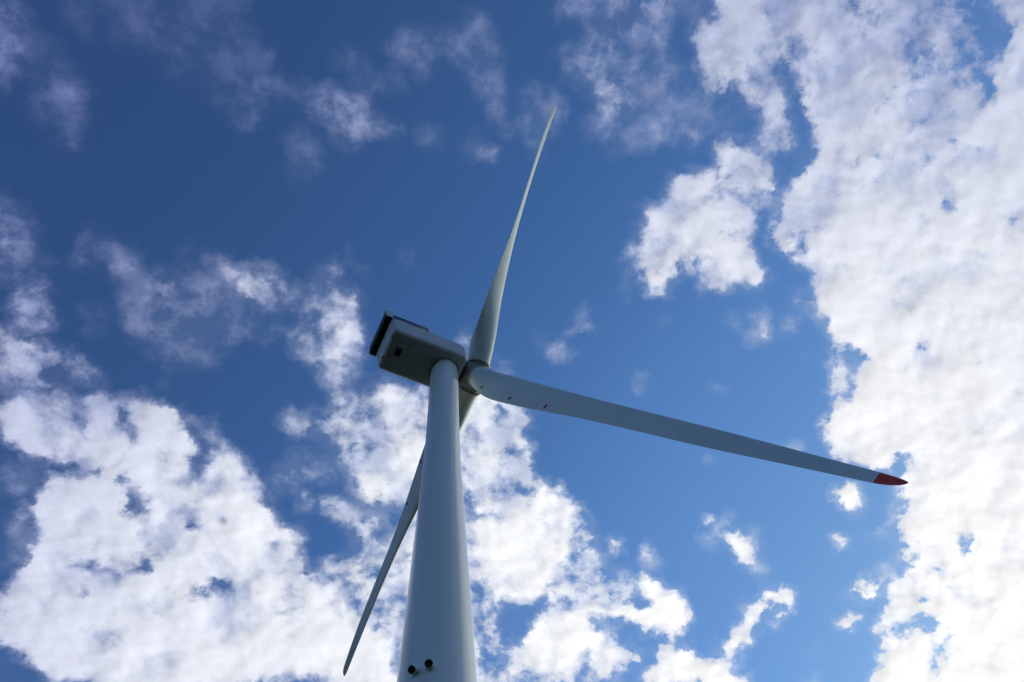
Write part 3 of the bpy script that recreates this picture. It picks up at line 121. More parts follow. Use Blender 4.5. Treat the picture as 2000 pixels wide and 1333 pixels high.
    [3, 4, 4, 4, 4, 4, 6, 5, 4, 3, 26, 24, 15, 11, 11, 19, 29, 29, 23, 32, 32, 32, 32, 25, 7, 15, 33, 33, 33, 24, 1, 0, 0, 0, 7, 16, 16, 16, 16, 12, 22, 24, 24, 25, 21, 24, 24, 24, 28, 27, 26, 29, 28, 28, 28, 20, 27, 27, 28, 28, 28, 24, 23, 26, 3, 0, 0, 0, 0, 0, 0, 0, 0, 0, 0, 0, 0, 0, 0, 0, 0, 0, 0, 0, 0, 0, 0, 0, 0, 0, 0, 0, 0, 0, 0, 0, 0, 0, 0, 6, 27, 28, 7, 0, 0, 0, 14, 33, 33, 35, 36, 37, 37, 37, 37, 37, 37, 37, 37, 37, 37, 37, 37, 37, 37, 37, 37],
    [0, 1, 2, 2, 3, 4, 8, 12, 3, 4, 32, 33, 33, 33, 32, 32, 29, 7, 31, 32, 32, 32, 32, 26, 13, 32, 33, 33, 33, 33, 8, 0, 1, 8, 15, 16, 16, 16, 18, 15, 14, 22, 25, 32, 31, 28, 24, 24, 28, 27, 27, 29, 28, 28, 28, 20, 26, 29, 31, 30, 28, 28, 28, 26, 3, 0, 0, 0, 0, 0, 0, 0, 0, 0, 0, 0, 0, 0, 0, 0, 0, 0, 0, 0, 0, 0, 0, 0, 0, 0, 0, 0, 0, 0, 0, 0, 0, 0, 0, 11, 26, 30, 26, 2, 0, 0, 8, 29, 26, 33, 36, 37, 37, 37, 37, 37, 37, 37, 37, 37, 37, 37, 37, 37, 37, 37, 37],
    [1, 0, 0, 0, 0, 1, 1, 2, 1, 22, 33, 33, 33, 33, 33, 33, 33, 16, 17, 32, 32, 32, 29, 22, 29, 33, 33, 33, 33, 31, 26, 1, 1, 11, 16, 16, 12, 12, 15, 15, 3, 9, 23, 32, 32, 32, 25, 20, 28, 26, 27, 29, 29, 28, 28, 22, 27, 32, 32, 31, 28, 28, 28, 26, 6, 0, 0, 0, 0, 0, 0, 0, 0, 0, 0, 0, 0, 0, 0, 0, 0, 0, 0, 0, 0, 0, 0, 0, 0, 0, 0, 0, 0, 0, 0, 0, 0, 0, 0, 0, 5, 27, 24, 0, 0, 0, 6, 29, 34, 25, 36, 37, 37, 37, 37, 37, 37, 37, 37, 37, 37, 37, 37, 37, 37, 37, 37],
    [3, 3, 3, 2, 1, 1, 1, 3, 24, 33, 33, 33, 33, 33, 33, 33, 33, 15, 3, 21, 28, 29, 31, 32, 33, 31, 28, 31, 30, 30, 32, 15, 0, 8, 10, 10, 6, 1, 3, 8, 2, 7, 16, 32, 32, 32, 21, 23, 25, 24, 28, 29, 29, 28, 28, 22, 27, 31, 31, 28, 23, 26, 27, 28, 27, 18, 4, 8, 0, 0, 0, 0, 0, 0, 0, 0, 0, 0, 0, 0, 0, 0, 0, 0, 0, 0, 0, 0, 0, 0, 0, 0, 0, 0, 0, 0, 0, 0, 0, 0, 0, 4, 3, 0, 0, 0, 16, 33, 34, 35, 36, 37, 37, 31, 32, 37, 37, 37, 37, 37, 37, 37, 37, 37, 37, 37, 37],
    [3, 3, 3, 3, 3, 3, 3, 16, 16, 33, 33, 33, 33, 33, 33, 33, 33, 31, 2, 15, 33, 33, 33, 33, 33, 33, 31, 33, 33, 33, 33, 28, 1, 10, 8, 1, 18, 2, 0, 1, 1, 7, 10, 27, 32, 32, 25, 24, 23, 23, 29, 29, 29, 28, 28, 20, 24, 28, 28, 28, 21, 26, 14, 22, 29, 30, 17, 15, 1, 0, 0, 0, 0, 0, 0, 0, 0, 0, 0, 0, 0, 0, 0, 0, 0, 0, 0, 0, 0, 0, 0, 0, 0, 0, 0, 0, 0, 0, 0, 0, 0, 0, 0, 0, 0, 2, 23, 33, 34, 35, 36, 37, 34, 6, 35, 37, 37, 37, 37, 37, 37, 37, 37, 37, 37, 37, 37],
    [3, 3, 3, 3, 3, 3, 3, 13, 6, 22, 33, 33, 33, 33, 33, 33, 33, 33, 21, 17, 33, 33, 33, 33, 33, 33, 33, 33, 33, 33, 33, 32, 6, 3, 0, 0, 16, 10, 2, 21, 23, 6, 8, 19, 25, 26, 23, 23, 23, 22, 29, 29, 29, 28, 28, 16, 14, 28, 28, 28, 28, 28, 28, 28, 28, 29, 31, 24, 11, 1, 0, 0, 0, 0, 0, 0, 0, 0, 0, 0, 0, 0, 0, 0, 0, 0, 0, 4, 3, 0, 0, 0, 0, 0, 0, 0, 0, 0, 0, 0, 0, 1, 0, 1, 1, 18, 22, 33, 34, 35, 36, 37, 37, 10, 37, 37, 37, 37, 37, 37, 37, 37, 37, 37, 37, 37, 37],
    [3, 3, 3, 3, 3, 3, 3, 4, 9, 10, 32, 33, 33, 33, 33, 33, 33, 33, 33, 25, 33, 33, 33, 33, 25, 32, 33, 23, 33, 33, 33, 33, 25, 6, 0, 0, 5, 2, 1, 21, 26, 20, 6, 6, 5, 7, 7, 8, 15, 20, 29, 29, 29, 28, 28, 17, 12, 27, 28, 28, 28, 29, 32, 31, 29, 28, 29, 32, 33, 18, 5, 0, 0, 0, 0, 0, 0, 0, 0, 0, 0, 0, 0, 0, 0, 19, 2, 8, 0, 0, 0, 1, 0, 0, 0, 0, 0, 0, 0, 0, 15, 19, 0, 2, 4, 1, 15, 33, 34, 35, 36, 37, 35, 28, 37, 37, 37, 37, 37, 37, 37, 37, 37, 37, 37, 37, 37],
    [3, 3, 3, 3, 3, 3, 4, 4, 5, 11, 30, 33, 33, 33, 33, 33, 33, 33, 33, 23, 33, 33, 33, 32, 8, 29, 33, 32, 33, 33, 33, 34, 33, 17, 1, 0, 0, 0, 0, 3, 14, 25, 25, 15, 9, 8, 6, 1, 2, 20, 29, 29, 29, 28, 28, 19, 6, 8, 11, 18, 28, 32, 33, 33, 32, 29, 31, 33, 34, 29, 19, 6, 0, 0, 0, 0, 0, 0, 0, 0, 0, 0, 0, 0, 0, 1, 10, 0, 2, 1, 3, 6, 0, 0, 0, 0, 0, 0, 0, 0, 12, 13, 0, 0, 0, 2, 5, 30, 34, 35, 35, 27, 37, 37, 37, 37, 37, 37, 37, 37, 37, 37, 37, 37, 37, 37, 37],
    [3, 3, 3, 3, 3, 3, 3, 10, 5, 30, 33, 33, 33, 33, 33, 33, 33, 33, 33, 31, 33, 33, 33, 33, 33, 33, 33, 31, 27, 33, 33, 35, 33, 33, 25, 17, 5, 0, 0, 0, 0, 8, 25, 28, 27, 10, 11, 0, 5, 25, 29, 29, 29, 28, 28, 26, 18, 27, 27, 28, 30, 33, 33, 33, 33, 32, 30, 28, 32, 26, 22, 17, 2, 0, 0, 0, 0, 0, 0, 0, 0, 0, 0, 0, 4, 8, 10, 11, 31, 31, 28, 10, 0, 0, 0, 0, 0, 0, 0, 0, 1, 0, 0, 0, 0, 2, 5, 3, 25, 35, 19, 26, 37, 37, 37, 37, 37, 37, 37, 37, 37, 37, 37, 37, 37, 37, 37],
    [3, 2, 2, 2, 2, 2, 2, 3, 20, 33, 33, 33, 27, 32, 33, 33, 33, 33, 33, 33, 33, 33, 33, 33, 33, 33, 33, 32, 26, 33, 33, 34, 35, 33, 33, 33, 16, 0, 0, 0, 0, 4, 22, 28, 26, 6, 5, 7, 23, 27, 29, 29, 29, 28, 28, 28, 20, 28, 28, 28, 32, 33, 33, 33, 33, 33, 30, 32, 33, 15, 22, 22, 8, 0, 4, 0, 0, 0, 1, 0, 0, 0, 0, 0, 2, 5, 4, 4, 17, 34, 35, 18, 0, 0, 0, 0, 0, 0, 0, 0, 0, 0, 0, 0, 6, 12, 1, 7, 31, 35, 36, 37, 34, 37, 37, 37, 37, 37, 37, 37, 37, 37, 37, 37, 37, 37, 37],
    [32, 20, 5, 0, 0, 0, 0, 13, 33, 33, 33, 33, 29, 13, 18, 33, 33, 33, 29, 30, 33, 33, 33, 33, 33, 33, 33, 33, 33, 33, 33, 33, 34, 24, 33, 28, 3, 0, 0, 0, 0, 2, 18, 26, 27, 11, 13, 19, 23, 28, 29, 29, 29, 28, 28, 28, 16, 28, 28, 30, 33, 33, 33, 33, 33, 33, 32, 30, 34, 11, 22, 23, 10, 1, 25, 4, 0, 0, 11, 1, 0, 0, 0, 0, 0, 0, 2, 0, 1, 23, 28, 6, 2, 0, 0, 0, 0, 0, 0, 0, 0, 0, 0, 2, 10, 9, 22, 32, 34, 35, 36, 37, 27, 29, 37, 37, 36, 36, 37, 37, 37, 37, 37, 37, 37, 37, 37],
    [33, 33, 33, 25, 8, 1, 7, 31, 33, 33, 33, 33, 33, 33, 25, 27, 32, 33, 15, 14, 33, 33, 33, 33, 33, 33, 33, 33, 33, 33, 33, 33, 34, 34, 33, 31, 5, 0, 0, 0, 2, 6, 17, 27, 28, 27, 27, 27, 27, 29, 29, 29, 29, 28, 28, 28, 17, 27, 28, 31, 33, 33, 33, 33, 33, 33, 31, 30, 30, 10, 19, 22, 10, 0, 17, 9, 0, 1, 13, 2, 0, 0, 0, 0, 0, 0, 0, 0, 0, 1, 2, 12, 9, 0, 0, 0, 0, 0, 0, 0, 0, 0, 3, 24, 25, 2, 32, 33, 34, 35, 32, 33, 37, 29, 35, 31, 34, 36, 37, 37, 37, 37, 37, 37, 37, 37, 37],
    [33, 33, 33, 33, 33, 29, 30, 33, 33, 33, 33, 33, 33, 33, 33, 31, 26, 31, 30, 27, 33, 33, 33, 33, 33, 33, 33, 33, 33, 33, 33, 33, 33, 33, 33, 33, 13, 1, 3, 18, 24, 27, 28, 28, 28, 28, 28, 27, 27, 29, 29, 29, 29, 28, 28, 28, 21, 27, 28, 30, 33, 33, 33, 33, 30, 31, 29, 33, 22, 18, 20, 22, 15, 5, 2, 0, 0, 2, 8, 9, 3, 0, 0, 0, 0, 0, 0, 0, 0, 0, 0, 4, 2, 0, 1, 0, 0, 0, 0, 0, 0, 2, 24, 31, 19, 3, 32, 33, 31, 21, 28, 25, 37, 37, 36, 37, 37, 37, 37, 37, 37, 37, 37, 37, 37, 37, 37],
    [33, 33, 33, 33, 33, 33, 33, 33, 33, 33, 30, 33, 32, 20, 33, 33, 33, 33, 33, 33, 33, 33, 33, 33, 33, 33, 33, 30, 33, 33, 33, 33, 33, 33, 33, 33, 24, 2, 7, 26, 28, 28, 28, 28, 28, 28, 28, 27, 27, 29, 29, 29, 29, 28, 28, 28, 20, 25, 28, 28, 31, 33, 33, 30, 31, 30, 32, 27, 21, 22, 22, 23, 21, 10, 7, 3, 2, 0, 5, 1, 1, 0, 0, 0, 0, 0, 0, 0, 0, 0, 0, 0, 7, 13, 28, 24, 1, 0, 0, 0, 0, 3, 11, 16, 2, 6, 32, 33, 32, 34, 36, 36, 37, 28, 37, 37, 37, 37, 37, 37, 37, 37, 37, 37, 37, 37, 37],
    [4, 20, 32, 33, 33, 33, 33, 33, 33, 33, 33, 33, 33, 32, 32, 33, 33, 33, 33, 33, 33, 33, 33, 33, 30, 33, 15, 3, 32, 33, 33, 33, 33, 33, 33, 33, 33, 22, 13, 19, 22, 25, 26, 27, 17, 15, 27, 27, 27, 30, 29, 29, 29, 28, 28, 28, 22, 25, 28, 28, 28, 32, 31, 30, 30, 30, 28, 19, 21, 17, 22, 23, 23, 21, 13, 15, 11, 16, 27, 5, 5, 1, 0, 0, 0, 0, 0, 0, 0, 0, 0, 1, 25, 31, 29, 26, 0, 0, 0, 0, 0, 0, 2, 1, 0, 12, 29, 24, 9, 6, 10, 36, 37, 27, 37, 37, 37, 37, 37, 37, 37, 37, 37, 37, 37, 37, 37],
    [0, 0, 2, 15, 30, 32, 33, 33, 33, 33, 33, 33, 33, 33, 33, 33, 33, 33, 33, 33, 33, 33, 33, 33, 19, 13, 30, 17, 21, 32, 31, 33, 33, 33, 33, 33, 33, 33, 33, 33, 31, 21, 27, 26, 26, 27, 27, 27, 27, 30, 29, 29, 29, 28, 28, 28, 25, 16, 27, 28, 28, 30, 31, 29, 29, 29, 18, 20, 21, 22, 22, 23, 23, 23, 17, 16, 13, 8, 34, 34, 18, 3, 3, 0, 0, 0, 0, 0, 0, 2, 1, 25, 31, 19, 3, 22, 0, 0, 0, 0, 0, 2, 24, 4, 1, 22, 21, 6, 12, 5, 20, 37, 20, 37, 37, 37, 37, 37, 37, 37, 37, 37, 37, 37, 37, 37, 37],
    [1, 1, 1, 1, 2, 10, 27, 33, 33, 33, 33, 33, 33, 33, 33, 33, 33, 33, 33, 33, 33, 33, 33, 33, 30, 25, 33, 33, 24, 31, 28, 33, 33, 33, 33, 33, 33, 33, 33, 33, 33, 28, 16, 27, 28, 28, 27, 24, 27, 29, 29, 29, 29, 28, 28, 28, 26, 11, 19, 28, 28, 28, 28, 28, 29, 19, 19, 21, 21, 22, 22, 22, 15, 22, 11, 14, 10, 3, 16, 35, 35, 34, 30, 2, 0, 0, 0, 0, 0, 7, 14, 31, 22, 4, 21, 1, 0, 0, 0, 0, 5, 21, 4, 0, 5, 23, 21, 17, 34, 34, 36, 29, 28, 37, 37, 37, 37, 37, 37, 37, 37, 37, 37, 37, 37, 37, 37],
    [1, 1, 1, 1, 1, 1, 3, 28, 33, 33, 33, 33, 33, 33, 33, 33, 30, 33, 33, 33, 33, 33, 32, 33, 33, 30, 33, 33, 33, 33, 33, 33, 33, 33, 33, 33, 34, 34, 34, 33, 33, 33, 18, 17, 28, 15, 27, 27, 26, 29, 29, 29, 29, 28, 28, 28, 27, 21, 23, 19, 25, 26, 26, 23, 17, 10, 18, 20, 14, 15, 22, 22, 18, 17, 15, 17, 22, 3, 6, 35, 35, 34, 35, 10, 0, 0, 0, 0, 0, 3, 31, 30, 1, 18, 4, 0, 0, 0, 0, 0, 1, 0, 0, 0, 2, 17, 28, 33, 35, 36, 12, 4, 36, 37, 37, 37, 37, 37, 37, 37, 37, 37, 37, 37, 37, 37, 37],
    [1, 1, 1, 1, 1, 1, 1, 5, 29, 33, 33, 33, 33, 33, 33, 33, 29, 33, 33, 32, 31, 30, 31, 33, 33, 31, 30, 33, 33, 33, 33, 31, 32, 33, 33, 35, 36, 36, 36, 36, 34, 33, 33, 28, 26, 24, 28, 27, 24, 29, 29, 29, 29, 28, 28, 28, 28, 21, 24, 23, 5, 2, 2, 2, 1, 5, 18, 20, 13, 13, 20, 22, 20, 22, 31, 32, 35, 30, 31, 32, 31, 31, 35, 24, 3, 0, 0, 0, 0, 23, 31, 9, 1, 5, 0, 0, 0, 0, 0, 0, 0, 0, 0, 0, 0, 5, 32, 34, 35, 36, 5, 22, 37, 37, 37, 37, 37, 37, 37, 37, 37, 37, 37, 37, 37, 37, 37],
    [1, 1, 1, 1, 1, 1, 1, 1, 6, 29, 33, 33, 33, 33, 33, 33, 27, 33, 33, 33, 33, 33, 33, 33, 33, 33, 30, 33, 33, 33, 33, 32, 32, 33, 34, 36, 36, 36, 36, 36, 36, 34, 33, 33, 22, 27, 28, 27, 20, 29, 29, 29, 29, 28, 28, 28, 28, 21, 24, 23, 4, 1, 1, 1, 2, 25, 31, 31, 28, 30, 30, 13, 6, 9, 8, 2, 5, 23, 35, 31, 31, 31, 23, 1, 0, 0, 0, 0, 10, 31, 26, 0, 0, 0, 0, 0, 0, 0, 2, 0, 0, 0, 0, 0, 0, 23, 33, 34, 35, 36, 14, 35, 37, 37, 37, 37, 37, 37, 37, 37, 37, 37, 37, 37, 37, 37, 37],
    [1, 1, 1, 1, 1, 1, 1, 1, 1, 7, 30, 33, 33, 33, 33, 33, 30, 33, 33, 33, 33, 33, 33, 33, 33, 33, 33, 33, 33, 33, 33, 33, 33, 33, 35, 36, 36, 36, 36, 36, 36, 35, 33, 33, 31, 10, 27, 27, 19, 29, 29, 29, 29, 28, 28, 28, 28, 22, 24, 23, 4, 1, 1, 1, 13, 31, 31, 31, 31, 31, 31, 21, 4, 13, 15, 4, 0, 7, 17, 16, 21, 23, 9, 0, 0, 0, 1, 8, 30, 30, 2, 0, 0, 0, 0, 0, 0, 1, 3, 0, 0, 0, 0, 0, 1, 30, 33, 34, 35, 36, 14, 31, 37, 37, 37, 37, 37, 37, 37, 37, 37, 37, 37, 37, 37, 37, 37],
    [1, 1, 1, 1, 1, 1, 1, 1, 1, 1, 8, 20, 26, 32, 33, 33, 33, 33, 33, 33, 33, 33, 33, 33, 33, 33, 33, 33, 33, 33, 33, 33, 33, 35, 36, 36, 36, 36, 36, 36, 36, 36, 35, 33, 33, 28, 20, 27, 20, 29, 29, 29, 29, 28, 28, 28, 28, 20, 23, 23, 11, 2, 1, 3, 28, 31, 31, 32, 32, 31, 31, 31, 31, 20, 9, 2, 4, 0, 0, 0, 12, 13, 9, 9, 0, 0, 7, 10, 27, 8, 1, 0, 0, 0, 0, 0, 0, 0, 0, 0, 0, 0, 0, 0, 6, 32, 33, 34, 35, 36, 28, 36, 37, 37, 37, 37, 37, 37, 37, 37, 37, 37, 37, 37, 37, 37, 37],
    [1, 1, 1, 1, 1, 1, 1, 1, 1, 1, 5, 8, 8, 11, 21, 33, 33, 33, 33, 33, 33, 33, 33, 33, 33, 33, 34, 34, 34, 32, 32, 34, 35, 36, 36, 36, 36, 36, 36, 36, 36, 36, 36, 34, 33, 33, 28, 21, 20, 29, 29, 29, 29, 28, 28, 28, 28, 20, 17, 24, 23, 12, 2, 15, 31, 31, 32, 32, 32, 31, 31, 29, 31, 31, 31, 17, 1, 5, 7, 5, 30, 30, 31, 31, 18, 14, 17, 13, 7, 15, 1, 0, 0, 0, 0, 0, 0, 0, 4, 0, 0, 0, 0, 0, 16, 32, 33, 34, 35, 36, 37, 37, 37, 37, 37, 37, 37, 37, 37, 37, 37, 37, 37, 37, 37, 37, 37],
    [1, 1, 1, 1, 1, 1, 1, 1, 1, 1, 4, 8, 8, 8, 8, 28, 33, 33, 33, 33, 33, 33, 33, 33, 33, 35, 36, 36, 36, 33, 29, 35, 36, 36, 36, 36, 36, 36, 36, 36, 36, 36, 36, 32, 31, 33, 33, 17, 15, 29, 30, 29, 29, 28, 28, 28, 28, 20, 5, 12, 19, 21, 29, 31, 31, 31, 32, 32, 31, 31, 28, 9, 31, 31, 31, 32, 29, 27, 3, 1, 23, 31, 31, 31, 31, 31, 31, 29, 13, 1, 0, 0, 0, 0, 0, 0, 0, 2, 3, 0, 0, 0, 0, 0, 18, 32, 33, 34, 35, 36, 37, 37, 37, 37, 37, 37, 37, 37, 37, 37, 37, 37, 37, 37, 37, 37, 37],
    [1, 1, 1, 1, 1, 1, 1, 1, 1, 1, 4, 8, 8, 8, 8, 27, 33, 33, 33, 33, 33, 33, 33, 33, 34, 36, 36, 36, 36, 34, 29, 35, 36, 36, 36, 36, 36, 36, 36, 36, 36, 36, 36, 32, 30, 33, 33, 22, 9, 29, 30, 29, 29, 28, 28, 28, 28, 23, 3, 2, 4, 13, 31, 31, 31, 31, 32, 32, 31, 31, 16, 19, 31, 31, 28, 22, 14, 5, 13, 29, 30, 31, 31, 31, 31, 31, 31, 31, 31, 24, 13, 0, 0, 0, 0, 0, 0, 0, 0, 0, 0, 0, 0, 0, 18, 33, 33, 34, 35, 36, 37, 37, 37, 37, 37, 37, 37, 37, 37, 37, 37, 37, 37, 37, 37, 37, 37],
    [1, 1, 1, 1, 1, 1, 1, 1, 1, 1, 2, 7, 12, 9, 8, 25, 33, 33, 33, 33, 33, 33, 33, 33, 34, 36, 36, 36, 36, 36, 34, 36, 36, 36, 36, 36, 36, 36, 36, 36, 36, 36, 36, 36, 35, 33, 33, 28, 13, 30, 30, 29, 29, 28, 28, 28, 28, 26, 9, 4, 6, 22, 31, 25, 26, 31, 32, 32, 31, 31, 10, 14, 31, 30, 9, 8, 1, 12, 31, 31, 31, 31, 31, 31, 31, 31, 31, 31, 31, 31, 27, 0, 0, 0, 0, 0, 0, 0, 0, 0, 0, 0, 0, 0, 20, 33, 33, 34, 35, 36, 37, 37, 37, 37, 37, 37, 37, 37, 37, 37, 37, 37, 37, 37, 37, 37, 37],
    [1, 1, 1, 1, 1, 1, 1, 1, 1, 1, 1, 3, 30, 31, 28, 30, 33, 33, 33, 33, 33, 33, 33, 33, 34, 36, 36, 36, 36, 36, 36, 36, 36, 36, 36, 36, 36, 36, 36, 36, 36, 36, 36, 36, 35, 33, 33, 32, 14, 30, 30, 29, 29, 28, 28, 28, 28, 27, 29, 30, 31, 31, 31, 24, 24, 31, 31, 32, 31, 30, 7, 8, 30, 8, 7, 7, 0, 22, 31, 31, 31, 31, 31, 31, 31, 31, 31, 31, 31, 31, 27, 0, 0, 0, 0, 0, 0, 0, 0, 0, 0, 0, 0, 0, 27, 33, 33, 34, 36, 36, 37, 37, 37, 37, 37, 37, 37, 37, 37, 37, 37, 37, 37, 37, 37, 37, 37],
    [1, 1, 1, 1, 1, 1, 1, 1, 1, 1, 1, 1, 28, 33, 33, 33, 33, 33, 33, 33, 33, 33, 33, 33, 35, 36, 36, 36, 36, 36, 36, 36, 36, 36, 36, 36, 36, 36, 36, 36, 36, 36, 36, 36, 36, 33, 33, 33, 15, 30, 30, 29, 29, 28, 28, 28, 28, 27, 29, 31, 31, 31, 31, 31, 31, 31, 31, 32, 31, 28, 7, 7, 29, 7, 7, 6, 0, 22, 31, 31, 31, 31, 31, 31, 31, 31, 31, 31, 31, 31, 28, 1, 0, 0, 0, 0, 0, 0, 0, 0, 0, 0, 0, 0, 27, 33, 33, 35, 36, 36, 37, 37, 37, 37, 37, 37, 37, 37, 37, 37, 37, 37, 37, 37, 37, 37, 37],
]

world = bpy.data.worlds.new("World")
scene.world = world
world.use_nodes = True
nt = world.node_tree
nt.nodes.clear()
N, L = nt.nodes, nt.links

def val(sock, v):
    if isinstance(v, bpy.types.NodeSocket):
        L.new(v, sock)
    else:
        sock.default_value = v

def mth(op, a, b=0.0, c=0.0, clamp=False):
    n = N.new('ShaderNodeMath'); n.operation = op; n.use_clamp = clamp
    val(n.inputs[0], a); val(n.inputs[1], b); val(n.inputs[2], c)
    return n.outputs[0]

def vmth(op, a, b=(0, 0, 0), c=(0, 0, 0), s=None):
    n = N.new('ShaderNodeVectorMath'); n.operation = op
    val(n.inputs[0], a); val(n.inputs[1], b)
    if op == 'MULTIPLY_ADD': val(n.inputs[2], c)
    if s is not None: val(n.inputs['Scale'], s)
    return n.outputs['Value'] if op in ('DOT_PRODUCT', 'LENGTH') else n.outputs['Vector']

def comb(x, y, z=0.0):
    n = N.new('ShaderNodeCombineXYZ')
    val(n.inputs[0], x); val(n.inputs[1], y); val(n.inputs[2], z)
    return n.outputs[0]

def sep(v):
    n = N.new('ShaderNodeSeparateXYZ'); L.new(v, n.inputs[0]); return n.outputs

def noise(vec, scale, detail, rough=0.55, dist=0.0, color=False, lac=2.0):
    n = N.new('ShaderNodeTexNoise'); n.noise_dimensions = '3D'
    L.new(vec, n.inputs['Vector'])
    n.inputs['Scale'].default_value = scale
    n.inputs['Detail'].default_value = detail
    n.inputs['Roughness'].default_value = rough
    n.inputs['Lacunarity'].default_value = lac
    n.inputs['Distortion'].default_value = dist
    return n.outputs['Color' if color else 'Fac']

def maprange(v, a, b, c, d, smooth=True):
    n = N.new('ShaderNodeMapRange')
    n.interpolation_type = 'SMOOTHSTEP' if smooth else 'LINEAR'
    n.clamp = True
    val(n.inputs['Value'], v)
    for k, q in zip(('From Min', 'From Max', 'To Min', 'To Max'), (a, b, c, d)):
        val(n.inputs[k], q)
    return n.outputs['Result']

def ramp(v, stops):
    n = N.new('ShaderNodeValToRGB'); n.color_ramp.interpolation = 'EASE' if len(stops) < 3 else 'B_SPLINE'
    e = n.color_ramp.elements
    while len(e) < len(stops): e.new(0.5)
    for el, (p_, c_) in zip(e, stops):
        el.position = p_; el.color = (*c_, 1.0)
    L.new(v, n.inputs[0]); return n.outputs[0]

def mixc(f, a, b):
    n = N.new('ShaderNodeMix'); n.data_type = 'RGBA'
    val(n.inputs[0], f); val(n.inputs[6], a); val(n.inputs[7], b)
    return n.outputs[2]

tc = N.new('ShaderNodeTexCoord')
DIR = vmth('NORMALIZE', tc.outputs['Generated'])
dx, dy, dz = sep(DIR)
dzc = mth('MAXIMUM', dz, 0.0)
inv = mth('DIVIDE', 1.0, mth('ADD', dzc, 1.0))
ster = comb(mth('MULTIPLY', dx, inv), mth('MULTIPLY', dy, inv))
invd = mth('DIVIDE', 1.0, mth('ADD', dzc, 0.35))
deck = comb(mth('MULTIPLY', dx, invd), mth('MULTIPLY', dy, invd))

# domain warp gives the torn, curling cloud edges
w1 = noise(deck, 15.0, 5.0, 0.62, color=True)
w2 = noise(vmth('ADD', deck, (3.1, 7.7, 1.3)), 62.0, 4.0, 0.6, color=True)
wv = vmth('SCALE', vmth('SUBTRACT', w1, (0.5, 0.5, 0.5)), s=0.017)
wv2 = vmth('SCALE', vmth('SUBTRACT', w2, (0.5, 0.5, 0.5)), s=0.014)
wx, wy, _ = sep(vmth('ADD', vmth('ADD', ster, wv), wv2))
ux = mth('DIVIDE', mth('SUBTRACT', wx, COVER_X0), COVER_STEP)
uy = mth('DIVIDE', mth('SUBTRACT', wy, COVER_Y0), COVER_STEP)

rows = [[v / 35.0 for v in r] for r in COVER]
NXC = len(rows[0])
while len(rows) % 3: rows.append([0.0] * NXC)
ux3, uy3 = comb(ux, ux, ux), comb(uy, uy, uy)

def set_curve(cv, pts, handle):
    while len(cv.points) > 2: cv.points.remove(cv.points[1])
    cv.points[0].location = pts[0]; cv.points[-1].location = pts[-1]
    for p_ in pts[1:-1]: cv.points.new(*p_)
    for p_ in cv.points: p_.handle_type = handle

cover = None
for j in range(0, len(rows), 3):
    n = N.new('ShaderNodeVectorCurve'); mp = n.mapping; mp.use_clip = False; mp.extend = 'HORIZONTAL'
    for k in range(3):
        set_curve(mp.curves[k], [(float(i), v) for i, v in enumerate(rows[j + k])], 'AUTO_CLAMPED')
    mp.update(); L.new(ux3, n.inputs['Vector'])
    h = vmth('ABSOLUTE', vmth('SUBTRACT', uy3, (float(j), j + 1.0, j + 2.0)))
    h = vmth('MAXIMUM', vmth('SUBTRACT', (1.0, 1.0, 1.0), h), (0.0, 0.0, 0.0))
    dp = vmth('DOT_PRODUCT', n.outputs[0], h)
    cover = dp if cover is None else mth('ADD', cover, dp)

# the rest of the sky (not in the photo): scattered cloud
ins = mth('MULTIPLY', maprange(ux, -1, 4, 0, 1), maprange(ux, NXC - 5, NXC, 1, 0))
ins = mth('MULTIPLY', ins, mth('MULTIPLY', maprange(uy, 0, 4, 0, 1), maprange(uy, len(COVER) - 5, len(COVER), 1, 0)))
northness = maprange(dy, -0.5, 0.5, 0.55, 0.80, smooth=False)
rest = mth('MULTIPLY', maprange(noise(deck, 2.6, 3.0), 0.38, 0.62, 0.0, 1.2), northness)
cov = mth('ADD', mth('MULTIPLY', cover, ins), mth('MULTIPLY', rest, mth('SUBTRACT', 1.0, ins)))

# fine structure
fb = noise(vmth('ADD', deck, wv), 26.0, 10.0, 0.64)
sun_xy = (SUN_DIR.x * 0.011, SUN_DIR.y * 0.011, 0.0)
fb2 = noise(vmth('ADD', vmth('ADD', deck, wv), sun_xy), 19.0, 4.0, 0.5)
fb1 = noise(vmth('ADD', deck, wv), 19.0, 4.0, 0.5)
vo = N.new('ShaderNodeTexVoronoi'); vo.voronoi_dimensions = '2D'; vo.feature = 'SMOOTH_F1'
L.new(vmth('ADD', deck, vmth('SCALE', vmth('SUBTRACT', w1, (0.5, 0.5, 0.5)), s=0.05)), vo.inputs['Vector'])
vo.inputs['Scale'].default_value = 8.0; vo.inputs['Smoothness'].default_value = 0.40
vo.inputs['Detail'].default_value = 2.0; vo.inputs['Roughness'].default_value = 0.62; vo.inputs['Lacunarity'].default_value = 2.7
vo.normalize = True
bulge = mth('SUBTRACT', 0.26, vo.outputs['Distance'])     # billows: positive in the middle of a puff
amp = mth('MULTIPLY', maprange(cov, 0.02, 0.50, 0.0, 1.0), maprange(cov, 0.55, 1.0, 1.7, 1.5))
dens = mth('MULTIPLY_ADD', mth('SUBTRACT', fb, 0.5), amp, cov)
dens = mth('MULTIPLY_ADD', bulge, mth('MULTIPLY', amp, 0.8), dens)
ang = mth('DIVIDE', mth('ARCCOSINE', vmth('DOT_PRODUCT', DIR, tuple(SUN_DIR))), math.pi)       # 0 at sun, 0.5 at 90 deg
fine = noise(vmth('ADD', deck, wv2), 85.0, 6.0, 0.62)
dens = mth('MULTIPLY_ADD', mth('SUBTRACT', fine, 0.5), mth('MULTIPLY', amp, maprange(ang, 0.2, 0.45, 0.62, 0.42)), dens)
